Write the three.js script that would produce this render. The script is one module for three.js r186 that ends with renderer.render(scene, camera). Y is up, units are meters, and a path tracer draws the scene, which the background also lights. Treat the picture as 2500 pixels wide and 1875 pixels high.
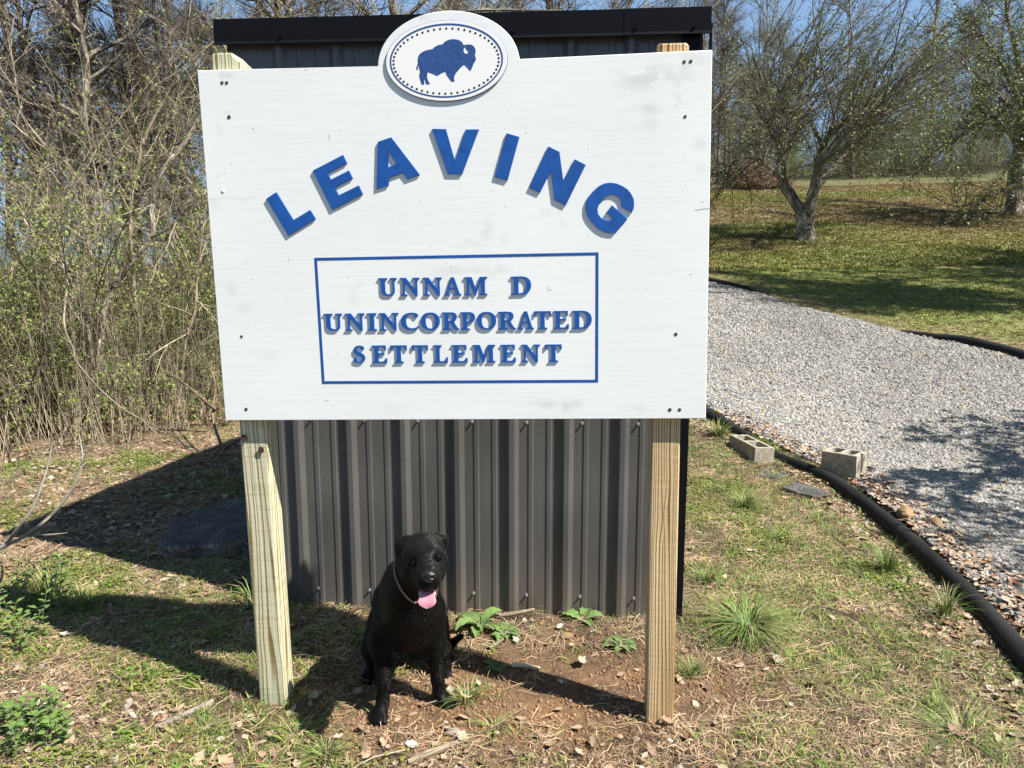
import * as THREE from 'three';
import { RoundedBoxGeometry } from 'three/addons/geometries/RoundedBoxGeometry.js';
import { mergeGeometries, toCreasedNormals } from 'three/addons/utils/BufferGeometryUtils.js';
import { TextGeometry } from 'three/addons/geometries/TextGeometry.js';
import { FontLoader } from 'three/addons/loaders/FontLoader.js';

// ------------------------------------------------------------ camera, sky, sun, exposure
const scene = new THREE.Scene();
const camera = new THREE.PerspectiveCamera(53.0, 1024 / 768, 0.05, 600);
camera.rotation.order = 'YXZ';
camera.position.set(0.354, 1.5285, 2.3585);
camera.rotation.set(-0.1587, 0.0786, -0.0207);
camera.updateMatrixWorld();

const renderer = new THREE.WebGLRenderer({ antialias: true });
renderer.setSize(1024, 768);
renderer.toneMapping = THREE.LinearToneMapping;
renderer.toneMappingExposure = 2.2;
renderer.shadowMap.enabled = true;
renderer.shadowMap.type = THREE.PCFSoftShadowMap;

const SUN = new THREE.Vector3(0.76, 1.0, 0.33).normalize();
{ // clear spring sky: pale at the horizon, deep blue overhead
  const W = 512, H = 256, d = new Float32Array(W * H * 4), v = new THREE.Vector3();
  for (let j = 0; j < H; j++) for (let i = 0; i < W; i++) {
    const el = ((j + 0.5) / H - 0.5) * Math.PI, az = ((i + 0.5) / W - 0.5) * 2 * Math.PI;
    v.set(Math.cos(el) * Math.cos(az), Math.sin(el), Math.cos(el) * Math.sin(az));
    const t = Math.pow(Math.max(0, v.y), 0.85), g = Math.pow(Math.max(0, v.dot(SUN)), 6);
    const k = (j * W + i) * 4;
    d[k] = 0.19 + (0.026 - 0.19) * t + 0.10 * g;
    d[k + 1] = 0.31 + (0.060 - 0.31) * t + 0.095 * g;
    d[k + 2] = 0.49 + (0.130 - 0.49) * t + 0.08 * g;
    if (v.y < 0) { d[k] = 0.10; d[k + 1] = 0.09; d[k + 2] = 0.07; }
    d[k + 3] = 1;
  }
  const sky = new THREE.DataTexture(d, W, H, THREE.RGBAFormat, THREE.FloatType);
  sky.mapping = THREE.EquirectangularReflectionMapping;
  sky.magFilter = sky.minFilter = THREE.LinearFilter;
  sky.needsUpdate = true;
  scene.background = sky; scene.environment = sky;
}
const sun = new THREE.DirectionalLight(new THREE.Color(1, 0.955, 0.88), 5.0);
sun.position.copy(SUN).multiplyScalar(60); sun.castShadow = true;
sun.shadow.mapSize.set(4096, 4096);
Object.assign(sun.shadow.camera, { left: -30, right: 30, top: 30, bottom: -30, near: 1, far: 160 });
scene.add(sun, sun.target);

// ------------------------------------------------------------ helpers
function RNG(s) { return () => { s |= 0; s = s + 0x6D2B79F5 | 0; let t = Math.imul(s ^ s >>> 15, 1 | s); t = t + Math.imul(t ^ t >>> 7, 61 | t) ^ t; return ((t ^ t >>> 14) >>> 0) / 4294967296; }; }
const V3 = (x, y, z) => new THREE.Vector3(x, y, z);
const clamp = (x, a, b) => Math.min(b, Math.max(a, x));
const mix = (a, b, t) => a + (b - a) * t;
const sm = (a, b, x) => { const t = clamp((x - a) / (b - a), 0, 1); return t * t * (3 - 2 * t); };
function hash(x, y, z) { let h = Math.imul(x, 374761393) + Math.imul(y, 668265263) + Math.imul(z, 2147483647 ^ 0x5bd1e995) | 0; h = Math.imul(h ^ h >>> 13, 1274126177); h = Math.imul(h ^ h >>> 16, 0x85ebca6b); return ((h ^ h >>> 15) >>> 0) / 4294967296; }
function vnoise(x, y, z = 0) {
  const X = Math.floor(x), Y = Math.floor(y), Z = Math.floor(z); let u = x - X, v = y - Y, w = z - Z;
  u = u * u * (3 - 2 * u); v = v * v * (3 - 2 * v); w = w * w * (3 - 2 * w);
  const l = (a, b, t) => a + (b - a) * t;
  const f = k => l(l(hash(X, Y, Z + k), hash(X + 1, Y, Z + k), u), l(hash(X, Y + 1, Z + k), hash(X + 1, Y + 1, Z + k), u), v);
  return w === 0 ? f(0) : l(f(0), f(1), w);
}
function fbm(x, y, o = 4, z = 0) { let s = 0, a = 0.5, n = 0; for (let i = 0; i < o; i++) { s += a * vnoise(x, y, z); n += a; x = x * 2.03 + 17.1; y = y * 2.03 + 9.7; z = z * 2.03 + (z ? 3.3 : 0); a *= 0.5; } return s / n; }
// periodic noise for tiling textures
function pnoise(x, y, p) { const X = Math.floor(x), Y = Math.floor(y); let u = x - X, v = y - Y; u = u * u * (3 - 2 * u); v = v * v * (3 - 2 * v); const m = (a) => ((a % p) + p) % p; const h = (a, b) => hash(m(a), m(b), p); return mix(mix(h(X, Y), h(X + 1, Y), u), mix(h(X, Y + 1), h(X + 1, Y + 1), u), v); }
function tex(w, h, fn, srgb = true) { // fn(u,v) -> [r,g,b] 0..1 (sRGB values if srgb)
  const d = new Uint8Array(w * h * 4);
  for (let j = 0; j < h; j++) for (let i = 0; i < w; i++) { const c = fn(i / w, j / h), k = (j * w + i) * 4; d[k] = clamp(c[0], 0, 1) * 255; d[k + 1] = clamp(c[1], 0, 1) * 255; d[k + 2] = clamp(c[2], 0, 1) * 255; d[k + 3] = 255; }
  const t = new THREE.DataTexture(d, w, h, THREE.RGBAFormat);
  t.wrapS = t.wrapT = THREE.RepeatWrapping; t.magFilter = THREE.LinearFilter; t.minFilter = THREE.LinearMipmapLinearFilter; t.generateMipmaps = true;
  if (srgb) t.colorSpace = THREE.SRGBColorSpace; t.needsUpdate = true; return t;
}
const lin = (r, g, b) => new THREE.Color().setRGB(r, g, b);
const std = (c, o = {}) => new THREE.MeshStandardMaterial(Object.assign({ color: lin(...c), roughness: 0.8, metalness: 0 }, o));
const used = {};
function numbered(n) { const k = used[n] = (used[n] === undefined ? 0 : used[n] + 1); return k ? n + '_' + String(k).padStart(3, '0') : n; }
function tag(o, label, category, group, kind) { if (label) o.userData.label = label; if (category) o.userData.category = category; if (group) o.userData.group = group; if (kind) o.userData.kind = kind; return o; }
function shadows(m) { m.castShadow = true; m.receiveShadow = true; return m; }
function thing(name, label, category, pos = [0, 0, 0], group) { const g = new THREE.Group(); g.name = numbered(name); g.position.set(...pos); scene.add(g); tag(g, label, category, group); return g; }
function part(name, geo, mat, parent) { const m = shadows(new THREE.Mesh(geo, mat)); m.name = name; parent.add(m); return m; }
function top(name, geo, mat) { const m = shadows(new THREE.Mesh(geo, mat)); m.name = numbered(name); scene.add(m); return m; }

// a mesh collector: tubes, leaves
class MB {
  constructor() { this.p = []; this.i = []; this.c = null; this.u = []; }
  tube(pts, rad, sides = 5, col) {
    const n = pts.length; let N = null; const base = this.p.length / 3; const T = V3(0, 0, 0), B = V3(0, 0, 0); let L = 0;
    for (let k = 0; k < n; k++) {
      T.subVectors(pts[Math.min(n - 1, k + 1)], pts[Math.max(0, k - 1)]).normalize();
      if (!N) { N = V3(0, 0, 1); if (Math.abs(T.z) > 0.8) N.set(1, 0, 0); }
      N.addScaledVector(T, -N.dot(T)).normalize(); B.crossVectors(T, N);
      if (k) L += pts[k].distanceTo(pts[k - 1]);
      const r = typeof rad === 'function' ? rad(k / (n - 1)) : rad[k];
      for (let s = 0; s < sides; s++) { const a = s / sides * 6.2832, ca = Math.cos(a) * r, sa = Math.sin(a) * r; this.p.push(pts[k].x + N.x * ca + B.x * sa, pts[k].y + N.y * ca + B.y * sa, pts[k].z + N.z * ca + B.z * sa); this.u.push(s / sides, L); if (col) this.c.push(col[0], col[1], col[2]); }
    }
    for (let k = 0; k < n - 1; k++) for (let s = 0; s < sides; s++) { const a = base + k * sides + s, b = base + k * sides + (s + 1) % sides; this.i.push(a, b, a + sides, b, b + sides, a + sides); }
    if (sides > 3) { const e = this.p.length / 3, q = pts[n - 1]; this.p.push(q.x, q.y, q.z); this.u.push(0.5, L); if (col) this.c.push(...col); for (let s = 0; s < sides; s++) this.i.push(e - sides + s, e - sides + (s + 1) % sides, e); }
  }
  // a pointed leaf of 4 triangles folded on its midrib
  leaf(p, d, n, len, wid, col) {
    const b = this.p.length / 3, s = V3(0, 0, 0).crossVectors(d, n).normalize();
    const put = (a, w, hgt) => { this.p.push(p.x + d.x * a + s.x * w + n.x * hgt, p.y + d.y * a + s.y * w + n.y * hgt, p.z + d.z * a + s.z * w + n.z * hgt); this.u.push(w, a); if (col) this.c.push(...col); };
    put(0, 0, 0); put(len * 0.45, wid * 0.5, wid * 0.14); put(len * 0.45, -wid * 0.5, wid * 0.14); put(len, 0, -wid * 0.1); put(len * 0.5, 0, 0);
    this.i.push(b, b + 1, b + 4, b, b + 4, b + 2, b + 1, b + 3, b + 4, b + 4, b + 3, b + 2);
  }
  // a curved blade
  blade(pts, wid, side, col) {
    const b = this.p.length / 3, n = pts.length;
    for (let k = 0; k < n; k++) { const w = wid * (1 - Math.pow(k / (n - 1), 1.6)) * 0.5; const q = pts[k]; this.p.push(q.x - side.x * w, q.y - side.y * w, q.z - side.z * w, q.x + side.x * w, q.y + side.y * w, q.z + side.z * w); this.u.push(0, k / n, 1, k / n); if (col) this.c.push(...col, ...col); }
    for (let k = 0; k < n - 1; k++) { const a = b + 2 * k; this.i.push(a, a + 1, a + 2, a + 1, a + 3, a + 2); }
  }
  col() { this.c = []; return this; }
  geo() {
    const g = new THREE.BufferGeometry(); g.setAttribute('position', new THREE.Float32BufferAttribute(this.p, 3)); g.setAttribute('uv', new THREE.Float32BufferAttribute(this.u, 2));
    if (this.c) g.setAttribute('color', new THREE.Float32BufferAttribute(this.c, 3)); g.setIndex(this.i); g.computeVertexNormals(); return g;
  }
}
// planar uv in metres chosen by the face normal
function planarUV(g, off = 0) {
  if (g.index) g = g.toNonIndexed(); g.computeVertexNormals(); const p = g.attributes.position, n = g.attributes.normal, u = new Float32Array(p.count * 2);
  for (let i = 0; i < p.count; i++) { const ax = Math.abs(n.getX(i)), ay = Math.abs(n.getY(i)), az = Math.abs(n.getZ(i)); if (az >= ax && az >= ay) { u[2 * i] = p.getX(i); u[2 * i + 1] = p.getY(i); } else if (ax >= ay) { u[2 * i] = p.getZ(i) + 0.37; u[2 * i + 1] = p.getY(i); } else { u[2 * i] = p.getX(i) + 0.5; u[2 * i + 1] = p.getZ(i) + 0.2; } u[2 * i] += off; u[2 * i + 1] += off * 0.5; }
  g.setAttribute('uv', new THREE.BufferAttribute(u, 2)); return g;
}
const boxAt = (w, h, d, x, y, z) => new THREE.BoxGeometry(w, h, d).translate(x, y, z);

// ------------------------------------------------------------ terrain
const HZ = [[2.5, 0], [4.4, 0.10], [6.1, 0.35], [10.5, 1.13], [14.5, 1.97], [25, 3.75], [42, 6.1], [60, 6.9], [120, 7.2], [400, 7.4]];
function hr(z) { const s = -z; if (s <= 2.5) return 0; for (let i = 1; i < HZ.length; i++) if (s < HZ[i][0]) return mix(HZ[i - 1][1], HZ[i][1], (s - HZ[i - 1][0]) / (HZ[i][0] - HZ[i - 1][0])); return 7.4; }
function hSmooth(x, z) {
  const near = -0.03 * clamp(x, -1.6, 1.8) + 0.03 * sm(0, 0.75, -z);
  const l = 0.01 * Math.max(0, -z - 4), k = sm(-4.4, 0.4, x);
  return near * (1 - sm(2.5, 5, -z)) + hr(z) * k + l * (1 - k);
}
const DL = [[2.12, 8], [2.12, 0], [2.20, -1.7], [2.21, -2.4], [2.2, -2.85], [2.08, -3.2], [1.9, -3.7], [1.64, -4.49], [1.1, -6], [0.4, -9], [-0.6, -12.5], [-2.5, -17]];
const DR = [[6.0, 8], [5.9, 0], [5.6, -4], [5.19, -6.1], [4.83, -6.75], [4.4, -7.25], [3.98, -7.88], [3.6, -8.5], [3.1, -9.55], [2.55, -10.4], [1.5, -12.8], [-0.6, -17]];
function atZ(P, z) { for (let i = 1; i < P.length; i++) if (z >= P[i][1]) return mix(P[i - 1][0], P[i][0], (z - P[i - 1][1]) / (P[i][1] - P[i - 1][1])); return P[P.length - 1][0]; }
function bare(x, z) { // worn soil round the sign and the dog
  const d = Math.hypot((x - 0.14) / 0.95, (z + 0.14) / 0.48); return clamp(1.45 - d + (fbm(x * 3 + 5, z * 3) - 0.5) * 0.9, 0, 1);
}
function h(x, z) {
  let y = hSmooth(x, z); const d = Math.hypot(x, z);
  if (d < 12) { const k = 1 - sm(6, 12, d); y += k * ((fbm(x * 2.2, z * 2.2, 3) - 0.5) * 0.035 + (fbm(x * 14, z * 14, 2) - 0.5) * 0.014); }
  else y += (fbm(x * 0.3, z * 0.3, 2) - 0.5) * 0.12;
  { const e = Math.hypot((x + 0.22) / 0.42, (z + 0.15) / 0.42), w = Math.exp(-e * e * e * e); y = mix(y, 0.004 + (fbm(x * 14, z * 14, 2) - 0.5) * 0.010, w); }
  for (const q of [[-0.69, -0.07], [0.635, -0.07]]) { const e = Math.hypot(x - q[0], z - q[1]); y += 0.018 * Math.exp(-e * e / 0.012); }
  return y;
}

// ------------------------------------------------------------ the ground: one sheet out to the horizon
const soilTex = tex(1024, 1024, (u, v) => {
  const a = pnoise(u * 96, v * 96, 96), b = pnoise(u * 31, v * 31, 31), c = pnoise(u * 260, v * 260, 260), e = pnoise(u * 9, v * 9, 9);
  const s = 0.56 + 0.34 * (0.4 * a + 0.35 * b + 0.25 * c) + 0.12 * (e - 0.5), w = c > 0.86 ? 0.12 : 0; return [s + w, s + w * 0.9, s + w * 0.7];
});
const soilBump = tex(1024, 1024, (u, v) => { const a = pnoise(u * 80, v * 80, 80), b = pnoise(u * 200, v * 200, 200), c = pnoise(u * 28, v * 28, 28); const s = 0.35 * a + 0.25 * b + 0.4 * c; return [s, s, s]; }, false);
function groundColor(x, z, o) {
  const n = fbm(x * 1.7, z * 1.7, 4), f = fbm(x * 9 + 40, z * 9, 3), m = fbm(x * 0.35 + 8, z * 0.35 + 3, 4);
  let r = 0.175, g = 0.125, b = 0.075;                                   // straw and leaf mould
  const t = clamp((n - 0.35) * 2.2, 0, 1); r = mix(r, 0.235, t); g = mix(g, 0.175, t); b = mix(b, 0.105, t);
  const k = bare(x, z); r = mix(r, 0.245 + 0.06 * (f - 0.5), k); g = mix(g, 0.138 + 0.04 * (f - 0.5), k); b = mix(b, 0.066, k); // red-brown clay
  const gr = sm(0.5, 0.64, fbm(x * 1.1 + 30, z * 1.1 + 7, 4)) * (1 - k) * 0.7; r = mix(r, 0.10, gr); g = mix(g, 0.125, gr); b = mix(b, 0.03, gr);
  const xr = atZ(DR, z);
  const lawn = sm(-0.15, 0.35, x - xr + (f - 0.5) * 0.5) * (z < 6 ? 1 : 0);
  if (lawn > 0) { const dry = clamp(sm(0.5, 0.68, fbm(x * 0.5 + 2, z * 0.9, 4)) * 0.45 + 0.6 * (1 - sm(0.2, 1.0, x - xr + (f - 0.5))) + 0.4 * sm(23, 27, -z) + 0.75 * sm(13, 18, -z + 0.15 * x) * (1 - sm(24, 28, -z)) * sm(0.35, 0.55, fbm(x * 0.2, z * 0.45 + 11, 3)), 0, 1); const LR = mix(0.235, 0.33, dry), LG = mix(0.285, 0.265, dry), LB = mix(0.05, 0.13, dry); const q = (0.75 + 0.5 * f) * (1 - 0.35 * sm(23, 27, -z)); r = mix(r, LR * q, lawn); g = mix(g, LG * q, lawn); b = mix(b, LB * q, lawn); }
  const wood = sm(1, 3, -x - 0.2 * (z + 3)) * sm(1.6, 3, -z); r = mix(r, 0.20, wood * 0.6); g = mix(g, 0.15, wood * 0.6); b = mix(b, 0.10, wood * 0.6);
  o[0] = r; o[1] = g; o[2] = b;
}
{
  const N = 460, A = 1.6, K = 5.9, pos = new Float32Array((N + 1) * (N + 1) * 3), col = new Float32Array(pos.length), uv = new Float32Array((N + 1) * (N + 1) * 2), idx = [], o = [0, 0, 0];
  for (let j = 0; j <= N; j++) for (let i = 0; i <= N; i++) {
    const x = A * Math.sinh(K * (i / N * 2 - 1)) + 0.6, z = A * Math.sinh(K * (j / N * 2 - 1)) - 1.2, k = j * (N + 1) + i;
    pos[3 * k] = x; pos[3 * k + 1] = h(x, z); pos[3 * k + 2] = z; groundColor(x, z, o); col.set(o, 3 * k); uv[2 * k] = x / 0.9; uv[2 * k + 1] = z / 0.9;
    if (i < N && j < N) idx.push(k, k + N + 1, k + 1, k + 1, k + N + 1, k + N + 2);
  }
  const g = new THREE.BufferGeometry(); g.setAttribute('position', new THREE.BufferAttribute(pos, 3)); g.setAttribute('color', new THREE.BufferAttribute(col, 3)); g.setAttribute('uv', new THREE.BufferAttribute(uv, 2)); g.setIndex(idx); g.computeVertexNormals();
  const m = top('ground', g, new THREE.MeshStandardMaterial({ vertexColors: true, map: soilTex, bumpMap: soilBump, bumpScale: 0.012, roughness: 0.95 }));
  tag(m, 'uneven earth with dry straw, worn clay and spring lawn', 'ground', null, 'structure');
}
// gravel drive: a sheet on the ground between its two edges
const hd = (x, z) => hSmooth(x, z) + 0.028 + (fbm(x * 0.9, z * 0.9, 3) - 0.5) * 0.05 + (fbm(x * 9, z * 9, 2) - 0.5) * 0.012;
{
  const gravTex = tex(1024, 1024, (u, v) => { // crushed stone: worley-like cells
    let best = 9, id = 0, sec = 9; const P = 52, X = u * P, Y = v * P, cx = Math.floor(X), cy = Math.floor(Y);
    for (let b = -1; b <= 1; b++) for (let a = -1; a <= 1; a++) { const gx = (cx + a + P) % P, gy = (cy + b + P) % P, px = cx + a + hash(gx, gy, 3), py = cy + b + hash(gx, gy, 4), d = (px - X) ** 2 + (py - Y) ** 2; if (d < best) { sec = best; best = d; id = hash(gx, gy, 5); } else if (d < sec) sec = d; }
    const e = Math.sqrt(sec) - Math.sqrt(best), s = (0.42 + 0.42 * id) * (0.55 + 0.45 * sm(0.02, 0.25, e)), w = id > 0.93 ? 0.07 : 0; return [s + w, s + w * 0.4, s - w * 0.8];
  });
  const gb = tex(512, 512, (u, v) => { const P = 52, X = u * P, Y = v * P, cx = Math.floor(X), cy = Math.floor(Y); let best = 9; for (let b = -1; b <= 1; b++) for (let a = -1; a <= 1; a++) { const gx = (cx + a + P) % P, gy = (cy + b + P) % P, px = cx + a + hash(gx, gy, 3), py = cy + b + hash(gx, gy, 4); best = Math.min(best, (px - X) ** 2 + (py - Y) ** 2); } const s = 1 - Math.min(1, Math.sqrt(best)); return [s, s, s]; }, false);
  const NZ = 420, NX = 60, pos = [], col = [], uv = [], idx = [];
  for (let j = 0; j <= NZ; j++) { const z = 8 - Math.pow(j / NZ, 1) * 25; const a = atZ(DL, z) + (fbm(z * 1.6, 4, 3) - 0.5) * 0.16, b = atZ(DR, z) + (fbm(z * 1.1, 9, 3) - 0.5) * 0.5;
    for (let i = 0; i <= NX; i++) { const x = mix(a, b, i / NX), edge = Math.min(i, NX - i); pos.push(x, edge === 0 ? hSmooth(x, z) - 0.06 : edge === 1 ? h(x, z) + 0.004 : hd(x, z), z); const q = 0.30 * (0.82 + 0.4 * fbm(x * 0.8, z * 0.8, 3)), t = (1 - sm(0, 5, edge)) * 0.6; col.push(mix(q, 0.2, t), mix(q * 0.985, 0.155, t), mix(q * 0.96, 0.11, t)); uv.push(x / 1.25, z / 1.25); } }
  for (let j = 0; j < NZ; j++) for (let i = 0; i < NX; i++) { const k = j * (NX + 1) + i; idx.push(k, k + 1, k + NX + 1, k + 1, k + NX + 2, k + NX + 1); }
  const g = new THREE.BufferGeometry(); g.setAttribute('position', new THREE.Float32BufferAttribute(pos, 3)); g.setAttribute('color', new THREE.Float32BufferAttribute(col, 3)); g.setAttribute('uv', new THREE.Float32BufferAttribute(uv, 2)); g.setIndex(idx); g.computeVertexNormals();
  tag(top('gravel_drive', g, new THREE.MeshStandardMaterial({ vertexColors: true, map: gravTex, bumpMap: gb, bumpScale: 0.02, roughness: 0.9, side: THREE.DoubleSide })), 'pale crushed stone drive curving up behind the shed', 'drive', null, 'structure');
}
const onGround = (x, z) => (x > atZ(DL, z) && x < atZ(DR, z)) ? Math.max(h(x, z), hd(x, z)) : h(x, z);
// is a ground point inside (or just outside) the picture?
const _q = V3(0, 0, 0);
function inView(x, y, z, m = 1.12) { _q.set(x, y, z).applyMatrix4(camera.matrixWorldInverse); if (_q.z > -0.3) return 0; const t = Math.tan(26.5 * Math.PI / 180); return Math.abs(_q.x / -_q.z) < t * 1.3333 * m && Math.abs(_q.y / -_q.z) < t * m + 0.1 ? -_q.z : 0; }
camera.matrixWorldInverse.copy(camera.matrixWorld).invert();
function scatter(name, label, category, geos, mat, items) { // items: {p, q(quaternion), s, c}; one object of instances per variant
  const g = new THREE.Group(); g.name = numbered(name); scene.add(g); tag(g, label, category, null, 'stuff');
  geos.forEach((geo, v) => {
    const my = items.filter((_, i) => i % geos.length === v); if (!my.length) return; const im = shadows(new THREE.InstancedMesh(geo, mat, my.length)); im.name = name; im.userData.kind = 'stuff'; const M = new THREE.Matrix4();
    my.forEach((it, i) => { M.compose(it.p, it.q, typeof it.s === 'number' ? V3(it.s, it.s, it.s) : it.s); im.setMatrixAt(i, M); if (it.c) im.setColorAt(i, it.c); }); g.add(im);
  });
  return g;
}
const qY = (a, tilt = 0, ta = 0) => new THREE.Quaternion().setFromEuler(new THREE.Euler(tilt * Math.cos(ta), a, tilt * Math.sin(ta), 'YXZ'));
function pebble(seed, flat = 0.75) { const g = new THREE.IcosahedronGeometry(1, 1), p = g.attributes.position; for (let i = 0; i < p.count; i++) { const x = p.getX(i), y = p.getY(i), z = p.getZ(i), k = 0.72 + 0.56 * vnoise(x * 1.4 + seed, y * 1.4 + 7, z * 1.4 + seed * 2.3); p.setXYZ(i, x * k, y * k * flat, z * k * 0.85); } g.computeVertexNormals(); return g; }
// bark for sticks and trees
const barkTex = tex(256, 512, (u, v) => { const a = pnoise(u * 14, v * 10, 64), b = pnoise(u * 30, v * 40, 64), c = pnoise(u * 5, v * 3, 64); const s = 0.5 + 0.42 * (a - 0.5) + 0.34 * (b - 0.5) + 0.4 * (c - 0.5); return [s, s * 0.965, s * 0.9]; });
const barkBump = tex(256, 512, (u, v) => { const s = 0.5 * pnoise(u * 14, v * 10, 64) + 0.5 * pnoise(u * 30, v * 40, 64); return [s, s, s]; }, false);
const bark = (c, k = 1) => new THREE.MeshStandardMaterial({ color: lin(...c), map: barkTex, bumpMap: barkBump, bumpScale: 0.012 * k, roughness: 0.92 });
const crv = (pts, n = 20) => new THREE.CatmullRomCurve3(pts.map(p => V3(...p))).getSpacedPoints(n);
const gp = (x, z, u = 0.01) => [x, onGround(x, z) + u, z];
// ------------------------------------------------------------ trees and thicket
const MT = {
  fruit: bark([0.82, 0.75, 0.66], 1.2), trunk: bark([0.9, 0.82, 0.72], 1.5), cane: bark([1.75, 1.52, 1.22], 0.25), dark: bark([1.15, 1.0, 0.8], 0.5), wood: bark([1.05, 0.95, 0.84], 1.5),
  leaf: new THREE.MeshPhysicalMaterial({ vertexColors: true, roughness: 0.75, side: THREE.DoubleSide, transmission: 0.35, thickness: 0 }),
  grass: new THREE.MeshStandardMaterial({ vertexColors: true, roughness: 0.65, side: THREE.DoubleSide }),
};
const rv = (rng) => { const z = rng() * 2 - 1, a = rng() * 6.2832, s = Math.sqrt(1 - z * z); return V3(s * Math.cos(a), s * Math.sin(a), z); };
function grow(W, F, p, dir, len, r, lv, C, rng) {
  const L = C[lv], n = L.n, pts = [p.clone()], ds = [dir.clone()], d = dir.clone().normalize(), st = len / n; const q = p.clone();
  for (let i = 0; i < n; i++) { d.addScaledVector(rv(rng), L.wob); d.addScaledVector(L.trop, L.tk * st * (0.4 + i / n)); d.normalize(); q.addScaledVector(d, st); pts.push(q.clone()); ds.push(d.clone()); }
  const r1 = r * (L.tip === undefined ? 0.3 : L.tip); W.tube(pts, t => mix(r, r1, t), L.sides);
  if (L.kids) { const k = Math.round(L.kids * (0.7 + 0.6 * rng()) * (L.perLen ? len : 1)); for (let i = 0; i < k; i++) { const t = mix(L.from, 1, Math.pow((i + rng()) / k, 0.9)), a = Math.min(n - 1, Math.floor(t * n)), w = t * n - a, pp = pts[a].clone().lerp(pts[a + 1], w), dd = ds[a].clone().addScaledVector(rv(rng), L.spread).normalize(); grow(W, F, pp, dd, L.len * (0.5 + 0.8 * rng()) * (1 - 0.35 * t), Math.min(mix(r, r1, t) * 0.75, L.kr * (0.7 + 0.6 * rng())), lv + 1, C, rng); } }
  if (L.leaf && F) { const k = Math.floor(L.leaf * (0.5 + rng())); for (let i = 0; i < k; i++) { const t = rng(), a = Math.min(n - 1, Math.floor(t * n)), pp = pts[a].clone().lerp(pts[a + 1], t * n - a); const d2 = ds[a].clone().multiplyScalar(0.6).addScaledVector(rv(rng), 0.8).normalize(), nn = V3(0, 1, 0).addScaledVector(rv(rng), 0.6).normalize(); const sz = L.ls * (0.6 + 0.8 * rng()), c = L.lc(rng); F.leaf(pp, d2, nn, sz, sz * L.lw, c); } }
  return { pts, ds };
}
const up = V3(0, 1, 0), youngLeaf = rng => { const t = rng(), k = 0.7 + 0.6 * rng(); return [mix(0.14, 0.26, t) * k, mix(0.22, 0.30, t) * k, mix(0.025, 0.05, t) * k]; };
function limb(W, pts, r0, r1, sides = 8, n) { const P = crv(pts, n || pts.length * 4); W.tube(P, t => mix(r0, r1, Math.pow(t, 0.8)) * (0.92 + 0.16 * vnoise(t * 7, r0 * 77)), sides); return P; }
function shoots(W, F, P, cnt, C, lv, t0, dirFn, lenFn, rad, rng) { for (let i = 0; i < cnt; i++) { const t = mix(t0, 1, (i + rng()) / cnt), a = Math.min(P.length - 2, Math.floor(t * (P.length - 1))), p = P[a].clone().lerp(P[a + 1], rng()), ax = P[a + 1].clone().sub(P[a]).normalize(); grow(W, F, p, dirFn(ax, rng, t), lenFn(rng, t), rad * (0.7 + 0.6 * rng()), lv, C, rng); } }

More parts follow.
